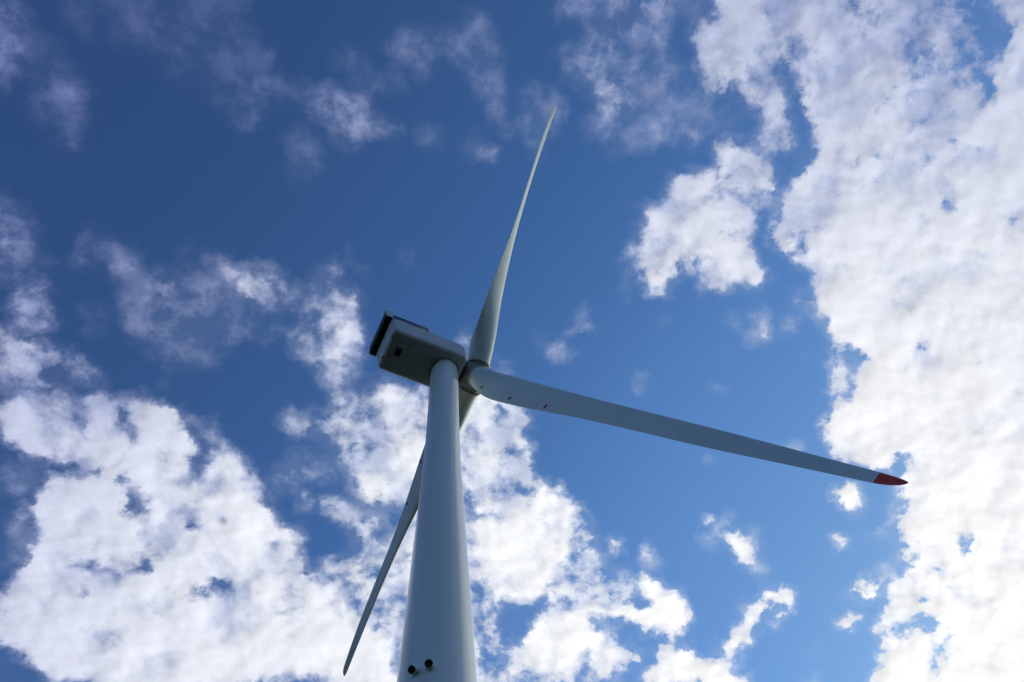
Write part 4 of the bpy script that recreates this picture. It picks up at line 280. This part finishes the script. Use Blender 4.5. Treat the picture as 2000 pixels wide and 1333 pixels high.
# crisp cumulus towards the sun, soft thin cloud away from it
opac = maprange(dens, maprange(ang, 0.14, 0.30, 0.10, 0.05), maprange(ang, 0.14, 0.28, 0.60, 0.80), 0.0, 1.0)
opac = mth('MULTIPLY', opac, maprange(cov, 0.0, 0.12, 0.0, 1.0))
veil = mth('MULTIPLY', mth('MINIMUM', mth('MULTIPLY', cov, 1.25), maprange(ang, 0.18, 0.36, 0.30, 0.44)), maprange(mth('MULTIPLY_ADD', bulge, 0.4, fb), 0.36, 0.66, 0.25, 1.45))
opac = mth('MAXIMUM', opac, veil)
dens_s = mth('MULTIPLY_ADD', mth('SUBTRACT', fb1, 0.5), mth('MULTIPLY', amp, 0.9), cov)
dens_s = mth('MULTIPLY_ADD', bulge, mth('MULTIPLY', amp, 0.65), dens_s)
thick = maprange(dens_s, 0.42, 0.98, 0.0, 1.0)
relief = mth('MULTIPLY', mth('SUBTRACT', fb1, fb2), 0.9)
puff = noise(vmth('ADD', vmth('ADD', deck, wv), (5.0, 2.0, 0.0)), 30.0, 5.0, 0.55)

cloud_col = ramp(ang, [(0.04, (1.12, 1.12, 1.10)), (0.15, (1.02, 1.02, 1.02)), (0.25, (0.90, 0.92, 0.96)), (0.36, (0.80, 0.83, 0.92)), (0.44, (0.58, 0.62, 0.80)), (0.54, (0.34, 0.39, 0.62))])
shade = mth('MULTIPLY_ADD', mth('MULTIPLY_ADD', bulge, 0.55, mth('SUBTRACT', puff, 0.5)), 0.12, mth('ADD', relief, 1.0))
# lens vignetting painted into the cloud colour: dimmer and bluer overhead and southward
shade = mth('MAXIMUM', shade, 0.35)
vignette_tint = mixc(maprange(dy, -0.25, 0.48, 0.0, 1.0, smooth=False), (0.52, 0.57, 0.74, 1.0), (1.0, 1.0, 1.0, 1.0))
cloud_col = vmth('MULTIPLY', cloud_col, vignette_tint)
thin_tint = ramp(ang, [(0.06, (0.86, 0.88, 0.94)), (0.20, (0.68, 0.74, 0.89)), (0.34, (0.54, 0.60, 0.76)), (0.5, (0.60, 0.64, 0.80))])
cloud_rgb = vmth('SCALE', vmth('MULTIPLY', cloud_col, mixc(thick, thin_tint, (1.0, 1.0, 1.0, 1.0))), s=shade)

sky = N.new('ShaderNodeTexSky'); sky.sky_type = 'NISHITA'; sky.sun_disc = False
sky.sun_elevation = SUN_EL; sky.sun_rotation = SUN_AZ
sky.altitude = 50.0; sky.air_density = 1.0; sky.dust_density = 0.15; sky.ozone_density = 3.0
SKY_STRENGTH = 0.12
# clear air brighter round the sun, deeper blue opposite; lens vignetting painted in too
aureole_vignette = ramp(ang, [(0.03, (0.62, 0.60, 0.46)), (0.10, (0.66, 0.63, 0.50)), (0.19, (0.66, 0.67, 0.58)), (0.27, (0.45, 0.50, 0.485)), (0.36, (0.44, 0.47, 0.46)), (0.46, (0.33, 0.345, 0.365)), (0.6, (0.30, 0.32, 0.34))])
skyc = vmth('MULTIPLY', vmth('SCALE', sky.outputs[0], s=2.0), vmth('MULTIPLY', aureole_vignette, (0.67, 0.92, 1.27)))
col = mixc(opac, skyc, vmth('SCALE', cloud_rgb, s=1.0 / SKY_STRENGTH))
bg = N.new('ShaderNodeBackground'); L.new(col, bg.inputs[0]); bg.inputs[1].default_value = SKY_STRENGTH
ow = N.new('ShaderNodeOutputWorld'); L.new(bg.outputs[0], ow.inputs[0])
world.cycles.sampling_method = 'MANUAL'
world.cycles.sample_map_resolution = 512

# ------------------------------------------------------------------ materials
def material(name, base, rough=0.4, metal=0.0, spec=0.5, dirt=0.0, scale=1.0, streak=False, coat=0.0):
    m = bpy.data.materials.new(name); m.use_nodes = True
    t = m.node_tree; b = t.nodes['Principled BSDF']
    b.inputs['Roughness'].default_value = rough
    b.inputs['Metallic'].default_value = metal
    b.inputs['Specular IOR Level'].default_value = spec
    b.inputs['Coat Weight'].default_value = coat
    b.inputs['Coat Roughness'].default_value = 0.12
    tcn = t.nodes.new('ShaderNodeTexCoord')
    mp = t.nodes.new('ShaderNodeMapping')
    t.links.new(tcn.outputs['Object'], mp.inputs[0])
    mp.inputs['Scale'].default_value = (1, 1, 0.08) if streak else (1, 1, 1)
    nz = t.nodes.new('ShaderNodeTexNoise'); nz.inputs['Scale'].default_value = scale
    nz.inputs['Detail'].default_value = 8; nz.inputs['Roughness'].default_value = 0.62
    t.links.new(mp.outputs[0], nz.inputs['Vector'])
    cr = t.nodes.new('ShaderNodeValToRGB')
    cr.color_ramp.elements[0].position = 0.35; cr.color_ramp.elements[1].position = 0.62
    d = 1.0 - dirt
    cr.color_ramp.elements[0].color = (base[0] * d, base[1] * d, base[2] * d * 0.97, 1)
    cr.color_ramp.elements[1].color = (*base, 1)
    t.links.new(nz.outputs['Fac'], cr.inputs[0]); t.links.new(cr.outputs[0], b.inputs['Base Color'])
    mr = t.nodes.new('ShaderNodeMapRange')
    mr.inputs['To Min'].default_value = rough + 0.10; mr.inputs['To Max'].default_value = max(rough - 0.05, 0.03)
    t.links.new(nz.outputs['Fac'], mr.inputs['Value']); t.links.new(mr.outputs[0], b.inputs['Roughness'])
    return m

PAINT = material("tower_paint", (0.80, 0.86, 0.78), 0.22, dirt=0.07, scale=1.1, streak=True)
BLADE = material("blade_gelcoat", (0.68, 0.77, 0.70), 0.40, dirt=0.07, scale=0.5)
HUBM = material("hub_shade_grey", (0.30, 0.31, 0.29), 0.5, dirt=0.3, scale=1.5)  # darker than the nacelle: shade on the hub is put into this colour
GRP = material("nacelle_grp", (0.60, 0.62, 0.58), 0.42, dirt=0.10, scale=0.9)
DARKP = material("dark_rubber_and_shade", (0.03, 0.032, 0.034), 0.6, dirt=0.3, scale=3)  # dark rubber; also carries painted shade in vent mouths and between parts
SEAM = material("seam_sealant", (0.16, 0.17, 0.18), 0.6, dirt=0.2, scale=4)
RED = material("red_signal_paint", (0.74, 0.035, 0.010), 0.42, dirt=0.12, scale=2)
REDDOT = material("red_receptor_paint", (0.34, 0.012, 0.03), 0.45, dirt=0.1, scale=8)
STEEL = material("galvanised_steel", (0.42, 0.43, 0.44), 0.38, metal=0.7, dirt=0.25, scale=6)
RAIL = material("railing_paint", (0.035, 0.035, 0.075), 0.45, dirt=0.2, scale=6)
COOL = material("cooler_fins", (0.018, 0.02, 0.02), 0.7, dirt=0.3, scale=5)

# ------------------------------------------------------------------ helpers
def obj(name, bm, mats, parent=None, smooth=True, bevel=0.0, label=None):
    bmesh.ops.recalc_face_normals(bm, faces=bm.faces)
    me = bpy.data.meshes.new(name); bm.to_mesh(me); bm.free()
    for m in (mats if isinstance(mats, (list, tuple)) else [mats]): me.materials.append(m)
    if smooth:
        for p_ in me.polygons: p_.use_smooth = True
    o = bpy.data.objects.new(name, me); scene.collection.objects.link(o)
    if parent: o.parent = parent
    if bevel:
        b = o.modifiers.new("bevel", 'BEVEL'); b.width = bevel; b.segments = 3; b.limit_method = 'ANGLE'; b.angle_limit = rad(35)
        b.harden_normals = True
    if label: o['label'] = label
    return o

def ring_loft(bm, rings, cap0=True, cap1=True, mat=0, closed=True):
    vs = [[bm.verts.new(p_) for p_ in r] for r in rings]
    n = len(vs[0])
    for A, B in zip(vs[:-1], vs[1:]):
        for i in range(n if closed else n - 1):
            f_ = bm.faces.new((A[i], A[(i + 1) % n], B[(i + 1) % n], B[i])); f_.material_index = mat
    if cap0: bm.faces.new(vs[0][::-1]).material_index = mat
    if cap1: bm.faces.new(vs[-1]).material_index = mat
    return vs

def circ(c, e1, e2, r, n=48):
    return [c + e1 * (r * math.cos(2 * math.pi * i / n)) + e2 * (r * math.sin(2 * math.pi * i / n)) for i in range(n)]

def perp(d):
    d = d.normalized(); t = Vector((0, 0, 1)) if abs(d.z) < 0.9 else Vector((1, 0, 0))
    e1 = d.cross(t).normalized(); return e1, d.cross(e1).normalized()

def tube(bm, p0, p1, r, n=10, mat=0):
    e1, e2 = perp(p1 - p0)
    ring_loft(bm, [circ(p0, e1, e2, r, n), circ(p1, e1, e2, r, n)], mat=mat)

def box(bm, c, e, h, mat=0):
    """c centre, e three axes, h three half sizes"""
    v = [bm.verts.new(c + e[0] * (sx * h[0]) + e[1] * (sy * h[1]) + e[2] * (sz * h[2])) for sx in (-1, 1) for sy in (-1, 1) for sz in (-1, 1)]
    for q in ((0, 1, 3, 2), (4, 6, 7, 5), (0, 4, 5, 1), (2, 3, 7, 6), (0, 2, 6, 4), (1, 5, 7, 3)):
        bm.faces.new([v[i] for i in q]).material_index = mat

# ------------------------------------------------------------------ ground
bm = bmesh.new()
Z = Vector((0, 0, 1)); X = Vector((1, 0, 0)); Y = Vector((0, 1, 0))
prev = None
c0 = bm.verts.new((0, 0, 0))
radii = [30, 120, 500, 2000, 8000, 25000]
rr_ = [[bm.verts.new((r * math.cos(2 * math.pi * i / 96), r * math.sin(2 * math.pi * i / 96), 0)) for i in range(96)] for r in radii]
for i in range(96):
    bm.faces.new((c0, rr_[0][i], rr_[0][(i + 1) % 96]))
for A, B in zip(rr_[:-1], rr_[1:]):
    for i in range(96): bm.faces.new((A[i], B[i], B[(i + 1) % 96], A[(i + 1) % 96]))
gm = bpy.data.materials.new("grass_field"); gm.use_nodes = True
t = gm.node_tree; b = t.nodes['Principled BSDF']; b.inputs['Roughness'].default_value = 0.95
b.inputs['Specular IOR Level'].default_value = 0.1
g1 = t.nodes.new('ShaderNodeTexNoise'); g1.inputs['Scale'].default_value = 0.15; g1.inputs['Detail'].default_value = 12
tcg = t.nodes.new('ShaderNodeTexCoord'); t.links.new(tcg.outputs['Object'], g1.inputs['Vector'])
gr = t.nodes.new('ShaderNodeValToRGB'); t.links.new(g1.outputs['Fac'], gr.inputs[0])
gr.color_ramp.elements[0].position = 0.3; gr.color_ramp.elements[0].color = (0.006, 0.009, 0.006, 1)
gr.color_ramp.elements[1].position = 0.7; gr.color_ramp.elements[1].color = (0.018, 0.024, 0.014, 1)
t.links.new(gr.outputs[0], b.inputs['Base Color'])
go = obj("ground", bm, gm); go['kind'] = 'structure'

# ------------------------------------------------------------------ turbine frame
H = 63.745
ax_a = Vector((0.91868711, 0.38318087, 0.09584575))   # rotor axis, pointing out of the hub
ax_s = Vector((0.38495312, -0.92293613, 0.0))         # towards the near side of the nacelle
ax_u = ax_s.cross(ax_a)
TOP = Vector((0, 0, H))
HUB = TOP + ax_a * 3.2796
def nl(a, s, u): return TOP + ax_a * a + ax_s * s + ax_u * u

root = bpy.data.objects.new("wind_turbine", None)
scene.collection.objects.link(root)
root.empty_display_size = 5
root['category'] = 'wind turbine'
root['label'] = 'tall pale grey three-bladed wind turbine rising into the cloudy sky'

# tower ------------------------------------------------------------
TT = H - 1.62
ZM = 0.718 * (H - 1.587)
def tr(z):
    kn = [(0, 2.165), (ZM - 4, 1.33), (ZM, 1.262), (ZM + 5, 1.249), (TT, 1.2584)]
    for (z0, r0), (z1, r1) in zip(kn[:-1], kn[1:]):
        if z <= z1: return r0 + (r1 - r0) * (z - z0) / (z1 - z0)
    return kn[-1][1]
bm = bmesh.new()
zs = [0.0]
while zs[-1] < TT - 1.3: zs.append(zs[-1] + 1.2)
zs.append(TT)
ring_loft(bm, [circ(Vector((0, 0, z)), X, Y, tr(z), 128) for z in zs])
tower = obj("tower", bm, PAINT, root)
# welded section seams: a hair proud of the shell
for zf, ww, pr in ((24.24, 0.035, 0.004), (44.6, 0.03, 0.003)):
    bm = bmesh.new()
    ring_loft(bm, [circ(Vector((0, 0, zf - ww)), X, Y, tr(zf - ww), 128), circ(Vector((0, 0, zf - ww * 0.5)), X, Y, tr(zf) + pr, 128),
                   circ(Vector((0, 0, zf + ww * 0.5)), X, Y, tr(zf) + pr, 128), circ(Vector((0, 0, zf + ww)), X, Y, tr(zf + ww), 128)], False, False)
    obj("flange_seam", bm, PAINT, tower)
# concrete foundation
bm = bmesh.new()
ring_loft(bm, [circ(Vector((0, 0, -0.5)), X, Y, 3.4, 64), circ(Vector((0, 0, 0.35)), X, Y, 3.4, 64), circ(Vector((0, 0, 0.4)), X, Y, 3.3, 64)])
obj("foundation", bm, material("concrete", (0.32, 0.31, 0.29), 0.85, dirt=0.3, scale=2), root, smooth=False)
# dark strip drawing the visible arc of a flange seam, left of tower head
bm = bmesh.new()
pts_ = []
for k in range(15):
    ph = rad(-88 + k * 4.1); zc = 61.1 + 0.55 * (k / 14.0) ** 1.3
    pts_.append(Vector((math.sin(ph) * (tr(zc) + 0.012), -math.cos(ph) * (tr(zc) + 0.012), zc)))
for p_, q_ in zip(pts_[:-1], pts_[1:]): tube(bm, p_, q_, 0.028, 8)
obj("seam_arc", bm, DARKP, tower)
# two hooded vent stubs
for ph, z in ((rad(-30.5), 23.62), (rad(-10.0), 23.66)):
    nrm = Vector((math.sin(ph), -math.cos(ph), 0.0)); base = nrm * (tr(z) - 0.02) + Z * z
    d0 = (nrm * 1.0 - Z * 0.15).normalized(); d1 = (nrm * 0.62 - Z * 0.78).normalized()
    r = 0.165; bm = bmesh.new()
    def frame(d):
        e1 = nrm.cross(Z).normalized(); return e1, d.cross(e1).normalized()
    c = base; rings = []
    for k in range(9):
        f_ = k / 8.0; d = (d0 * (1 - f_) + d1 * f_).normalized()
        rings.append(circ(c, *frame(d), r, 28)); c = c + d * 0.042
    end = c - d * 0.042
    rings.append(circ(end, *frame(d1), r + 0.012, 28)); rings.append(circ(end + d1 * 0.05, *frame(d1), r + 0.012, 28))
    rings.append(circ(end + d1 * 0.05, *frame(d1), r - 0.012, 28))
    ring_loft(bm, rings, True, False, 0)
    ring_loft(bm, [circ(end + d1 * 0.05, *frame(d1), r - 0.012, 28), circ(end - d1 * 0.02, *frame(d1), r - 0.014, 28)], False, True, 1)
    ring_loft(bm, [circ(base, *frame(nrm), r + 0.06, 28), circ(base + nrm * 0.035, *frame(nrm), r + 0.06, 28)], True, True, 0)
    for q in range(6):   # fixing straps
        an = 2 * math.pi * q / 6; e1, e2 = frame(nrm)
        tube(bm, base + (e1 * math.cos(an) + e2 * math.sin(an)) * (r + 0.035), base + (e1 * math.cos(an) + e2 * math.sin(an)) * (r + 0.035) + nrm * 0.06, 0.014, 8)
    obj("vent_pipe", bm, [PAINT, DARKP], tower)

# nacelle ----------------------------------------------------------
bm = bmesh.new()
def rrect(a, hs, u0, u1, r, n=6, da=0.0):
    """rounded rectangle section at station a; da leans the top backwards"""
    out = []
    for cs, cu, st in ((hs - r, u1 - r, 0), (-(hs - r), u1 - r, 90), (-(hs - r), u0 + r, 180), (hs - r, u0 + r, 270)):
        for k in range(n + 1):
            an = rad(st + 90.0 * k / n); s_ = cs + r * math.cos(an); u_ = cu + r * math.sin(an)
            out.append(nl(a + da * (u_ - u0), s_, u_))
    return out
st = [(-6.06, 1.72, -1.02, 1.42, 0.34, -0.06), (-6.03, 1.86, -1.22, 1.62, 0.40, -0.06), (-5.93, 1.99, -1.44, 1.78, 0.42, -0.055), (-5.75, 2.08, -1.57, 1.86, 0.42, -0.045),
      (-5.45, 2.12, -1.60, 1.88, 0.42, -0.02), (-3.0, 2.12, -1.61, 1.88, 0.42, 0), (0.0, 2.12, -1.61, 1.86, 0.42, 0), (0.9, 2.10, -1.60, 1.80, 0.42, 0), (1.2, 2.05, -1.55, 1.74, 0.42, 0),
      (1.36, 1.96, -1.46, 1.64, 0.40, 0), (1.42, 1.82, -1.32, 1.5, 0.36, 0)]
ring_loft(bm, [rrect(a, hs, u0, u1, r, 6, da) for a, hs, u0, u1, r, da in st])
nac = obj("nacelle", bm, GRP, root)
E3 = (ax_a, ax_s, ax_u)
bm = bmesh.new(); box(bm, nl(-2.2, 0.0, -1.63), E3, (3.0, 0.93, 0.035)); obj("floor_panel", bm, GRP, nac, smooth=False, bevel=0.02)
bm = bmesh.new()
box(bm, nl(-4.87, 0.2, -1.672), E3, (0.27, 0.41, 0.012), 0)
for sg in (-1, 1):
    box(bm, nl(-4.87 + sg * 0.29, 0.2, -1.68), E3, (0.02, 0.45, 0.02), 1)
    box(bm, nl(-4.87, 0.2 + sg * 0.43, -1.68), E3, (0.27, 0.02, 0.02), 1)
obj("floor_hatch", bm, [COOL, STEEL], nac, smooth=False)
for s_ in (1.35, -0.85):
    bm = bmesh.new(); c = nl(-5.90, s_, -1.45)
    e1, e2 = perp(ax_u)
    tube(bm, c - ax_u * 0.06 - ax_a * 0.03, c + ax_u * 0.3, 0.075, 20)
    obj("drain_port", bm, DARKP, nac)
# panel joints on flanks
for a_ in (-2.9, -0.2):
    bm = bmesh.new()
    R1 = rrect(a_ - 0.012, 2.122, -1.612, 1.882, 0.42); R2 = rrect(a_ + 0.012, 2.122, -1.612, 1.882, 0.42)
    ring_loft(bm, [R1, R2], False, False); obj("panel_joint", bm, SEAM, nac, smooth=False)
# yaw bearing collar, dark colour standing in for shade between tower and nacelle
bm = bmesh.new()
ring_loft(bm, [circ(Vector((0, 0, TT - 0.02)), X, Y, 1.30, 96), circ(Vector((0, 0, TT + 0.14)), X, Y, 1.34, 96)])
obj("yaw_collar", bm, DARKP, nac)
# cooler standing on the rear of the roof
bm = bmesh.new()
box(bm, nl(-6.46, 0.0, 2.42), E3, (0.33, 2.05, 0.80), 0)
for sg in (-1, 1):
    box(bm, nl(-6.46, sg * 2.10, 2.42), E3, (0.37, 0.05, 0.86), 1)
    box(bm, nl(-5.85, sg * 1.6, 1.92), E3, (0.5, 0.06, 0.10), 1)
box(bm, nl(-6.46, 0, 3.26), E3, (0.37, 2.05, 0.04), 1)
box(bm, nl(-6.11, 0, 1.60), E3, (0.015, 2.05, 0.015), 1)
for k in range(26):
    s_ = -2.0 + k * 0.16
    box(bm, nl(-6.46, s_, 1.608), E3, (0.31, 0.012, 0.012), 0)
obj("roof_cooler", bm, [COOL, GRP], nac, smooth=False, bevel=0.012)
# roof railing
bm = bmesh.new()
for s_ in (1.92, -1.92):
    A0, A1 = -6.1, -2.35
    for h_, r_ in ((2.98, 0.065), (2.72, 0.024), (2.46, 0.028), (2.2, 0.024), (1.98, 0.03)):
        tube(bm, nl(A0, s_, h_), nl(A1, s_, h_), r_, 8, 0)
    for k in range(6):
        a_ = A0 + (A1 - A0) * k / 5
        tube(bm, nl(a_, s_, 1.80), nl(a_, s_, 2.98), 0.045, 8, 1 if k in (2, 4, 5) else 0)
    for k in range(30):
        a_ = A0 + (A1 - A0) * (k + 0.5) / 30
        tube(bm, nl(a_, s_, 1.98), nl(a_, s_, 2.72), 0.008, 6, 1 if k > 13 and k % 3 == 0 else 0)
box(bm, nl(-2.35, 1.92, 2.42), E3, (0.05, 0.03, 0.50), 1)
for h_ in (2.98, 2.5): tube(bm, nl(-2.35, -1.92, h_), nl(-2.35, 1.92, h_), 0.03, 8, 1)
obj("roof_railing", bm, [RAIL, RED], nac)
# wind mast on the roof
bm = bmesh.new()
tube(bm, nl(-5.5, 0.0, 1.8), nl(-5.5, 0.0, 3.4), 0.03); tube(bm, nl(-5.5, -0.5, 3.3), nl(-5.5, 0.5, 3.3), 0.02)
obj("wind_mast", bm, STEEL, nac)

# hub --------------------------------------------------------------
PHASE, BLEN, CONE, PRE, OFF = 2.7765, 45.756, 0.0387, 0.0429, 0.1996
bm = bmesh.new()
e1, e2 = ax_s, ax_u
prof = [(-1.42, 0.85), (-1.40, 1.12), (-1.25, 1.24), (-0.8, 1.30), (0.0, 1.32), (0.8, 1.28), (1.3, 1.12), (1.8, 0.82), (2.1, 0.45), (2.22, 0.12)]
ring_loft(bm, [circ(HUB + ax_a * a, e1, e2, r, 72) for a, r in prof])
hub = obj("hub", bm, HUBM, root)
bm = bmesh.new()
ring_loft(bm, [circ(nl(1.40, 0, 0), e1, e2, 1.25, 72), circ(nl(1.70, 0, 0), e1, e2, 1.25, 72)])
obj("rotor_neck", bm, DARKP, hub)

def interp(kn, t):
    if t <= kn[0][0]: return kn[0][1]
    for i in range(len(kn) - 1):
        if t <= kn[i + 1][0]:
            x0, y0 = kn[i]; x1, y1 = kn[i + 1]
            # cubic hermite with finite-difference slopes
            m0 = (y1 - y0) / (x1 - x0) if i == 0 else (y1 - kn[i - 1][1]) / (x1 - kn[i - 1][0])
            m1 = (y1 - y0) / (x1 - x0) if i + 2 >= len(kn) else (kn[i + 2][1] - y0) / (kn[i + 2][0] - x0)
            h = x1 - x0; q = (t - x0) / h
            return (2*q**3 - 3*q*q + 1)*y0 + (q**3 - 2*q*q + q)*h*m0 + (-2*q**3 + 3*q*q)*y1 + (q**3 - q*q)*h*m1
    return kn[-1][1]
CH = [(0.03, 2.20), (0.055, 2.36), (0.09, 2.70), (0.14, 3.06), (0.2, 3.18), (0.35, 2.43), (0.5, 1.74), (0.65, 1.42), (0.8, 1.2), (0.93, 0.84), (1.0, 0.62)]
TH = [(0.03, 1.0), (0.06, 0.98), (0.10, 0.72), (0.15, 0.48), (0.2, 0.37), (0.35, 0.27), (0.5, 0.21), (0.75, 0.16), (1.0, 0.12)]
BE = [(0.05, 1.278), (0.15, 0.80), (0.3, 0.571), (0.5, 0.40), (0.75, 0.50), (1.0, 0.78)]
NS = 28
def section(t):
    """closed loop in (chord, thickness) units; +x = leading edge; circle at the root, airfoil outboard"""
    w = min(max((t - 0.045) / 0.12, 0.0), 1.0); w = w * w * (3 - 2 * w)
    th = interp(TH, t); out = []
    for i in range(2 * NS):
        an = math.pi * i / NS
        cx, cy = 0.5 * math.cos(an), 0.5 * math.sin(an) * th
        x = 0.5 * (1 - math.cos(an)) if an <= math.pi else 0.5 * (1 - math.cos(an))   # 0 at LE
        yt = 5 * th * (0.2969 * math.sqrt(max(x, 0)) - 0.1260 * x - 0.3516 * x * x + 0.2843 * x ** 3 - 0.1015 * x ** 4)
        cam_ = 0.035 * 4 * x * (1 - x)
        ax, ay = 0.5 - x, (yt + cam_ if an <= math.pi else -yt * 0.85 + cam_)
        out.append((cx * (1 - w) + ax * w, cy * (1 - w) + ay * w))
    return out

def blade_frame(k):
    an = PHASE + k * 2 * math.pi / 3
    d = math.cos(an) * ax_u + math.sin(an) * ax_s
    tt = -(-math.sin(an) * ax_u + math.cos(an) * ax_s)
    d = (d * math.cos(CONE) + ax_a * math.sin(CONE))
    n0 = d.cross(tt)
    if n0.dot(ax_a) < 0: n0 = -n0
    return d, tt, n0.normalized()
def station(k, t):
    d, tt, n0 = blade_frame(k)
    c = interp(CH, t); be = interp(BE, t)
    if t > 0.96: c = c * math.sqrt(max(1 - ((t - 0.96) / 0.04005) ** 3.6, 0.0004))
    ld = tt * math.cos(be) + n0 * math.sin(be); nd = -tt * math.sin(be) + n0 * math.cos(be)
    off = interp([(0.03, 0.0), (0.06, 0.05), (0.10, 0.11), (0.2, 0.175), (0.32, 0.20), (1.0, 0.20)], t)
    cen = HUB + d * (BLEN * t) + ax_a * (PRE * BLEN * t * t) - ld * (off * c)
    return cen, ld, nd, c
def ring_at(k, t):
    cen, ld, nd, c = station(k, t)
    d = blade_frame(k)[0]; sk = -0.30 * min(max((t - 0.9) / 0.05, 0.0), 1.0) * min(max((1.0 - t) / 0.02, 0.0), 1.0)
    return [cen + ld * (x * c) + nd * (y * c) + d * (sk * x * c) for x, y in section(t)]
TIP0 = 0.975
labels = ['blade reaching right and towards the viewer, with a red tip', 'blade pointing down behind the tower', 'blade pointing up, seen almost edge-on']
for k in range(3):
    tend = TIP0 if k == 0 else 1.0
    ts = [0.030 + 0.006 * i for i in range(6)] + [0.07 + 0.01 * i for i in range(20)] + [0.27 + 0.02 * i for i in range(33)]
    ts = [t for t in ts if t < tend - 0.004]
    if k: ts += [0.945, 0.955, 0.964, 0.973, 0.982, 0.99, 0.995, 0.999, 1.0]
    else: ts += [0.95, 0.958, 0.966, TIP0]
    ts = sorted(set(ts))
    bm = bmesh.new(); ring_loft(bm, [ring_at(k, t) for t in ts])
    bl = obj("blade", bm, BLADE, root, label=labels[k])
    md = bl.modifiers.new("edge", 'EDGE_SPLIT'); md.split_angle = rad(70)
    if k == 0:
        bm = bmesh.new()
        ring_loft(bm, [ring_at(k, t) for t in (TIP0 + 0.0002, 0.979, 0.983, 0.987, 0.990, 0.993, 0.996, 0.998, 1.0)])
        obj("blade_tip", bm, RED, bl)
    # bearing collar and hub stub
    d, tt, n0 = blade_frame(k); e1, e2 = perp(d)
    bm = bmesh.new()
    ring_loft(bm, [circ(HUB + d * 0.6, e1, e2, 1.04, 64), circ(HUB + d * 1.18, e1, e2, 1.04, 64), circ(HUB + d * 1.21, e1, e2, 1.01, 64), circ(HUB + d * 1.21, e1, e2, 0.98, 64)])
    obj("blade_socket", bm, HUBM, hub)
    bm = bmesh.new()
    ring_loft(bm, [circ(HUB + d * 1.1, e1, e2, 0.99, 64), circ(HUB + d * 1.34, e1, e2, 0.99, 64)])
    obj("bearing_seal", bm, DARKP, hub)
    bm = bmesh.new()
    ring_loft(bm, [circ(HUB + d * 1.30, e1, e2, 0.98, 64), circ(HUB + d * 1.30, e1, e2, 1.14, 64), circ(HUB + d * 1.315, e1, e2, 1.19, 64), circ(HUB + d * 1.455, e1, e2, 1.19, 64), circ(HUB + d * 1.48, e1, e2, 1.17, 64), circ(HUB + d * 1.48, e1, e2, 1.06, 64)], False, False)
    obj("root_flange", bm, GRP, bl)
    for q in range(2):
        bm = bmesh.new(); NW = 20; an = math.pi * 0.35 * k + 2.2 + q * 0.25
        def mark(aa, rr_): return HUB + d * (1.388 + rr_ * math.sin(aa)) + (e1 * math.cos(an + 2 * rr_ * math.cos(aa)) + e2 * math.sin(an + 2 * rr_ * math.cos(aa))) * 1.195
        rings = [[mark(2 * math.pi * w_ / NW, 0.045 + 0.012 * math.cos(h_)) + (e1 * math.cos(an) + e2 * math.sin(an)) * (0.012 * math.sin(h_)) for w_ in range(NW)] for h_ in [2 * math.pi * z_ / 6 for z_ in range(7)]]
        ring_loft(bm, rings, False, False)
        obj("lifting_mark", bm, DARKP, bl)
    # small red receptor spots on the face turned to the ground
    for t_, best in (((0.143, 35), (0.277, 36), (0.406, 36)), ((0.145, 35), (0.271, 34), (0.393, 36)), ((0.149, 31), (0.268, 31), (0.390, 31)))[k]:
        cen, ld, nd, c = station(k, t_)
        sc = section(t_); q2 = best + 1
        P0 = cen + ld * (sc[best][0] * c) + nd * (sc[best][1] * c); P1 = cen + ld * (sc[q2][0] * c) + nd * (sc[q2][1] * c)
        tx = (P1 - P0).normalized(); nn = tx.cross(d).normalized()
        if nn.dot(nd) > 0: nn = -nn
        bm = bmesh.new()
        ring_loft(bm, [circ(P0 - nn * 0.03, tx, d, 0.19, 24), circ(P0 + nn * 0.012, tx, d, 0.19, 24), circ(P0 + nn * 0.018, tx, d, 0.16, 24)])
        obj("receptor_spot", bm, REDDOT, bl)
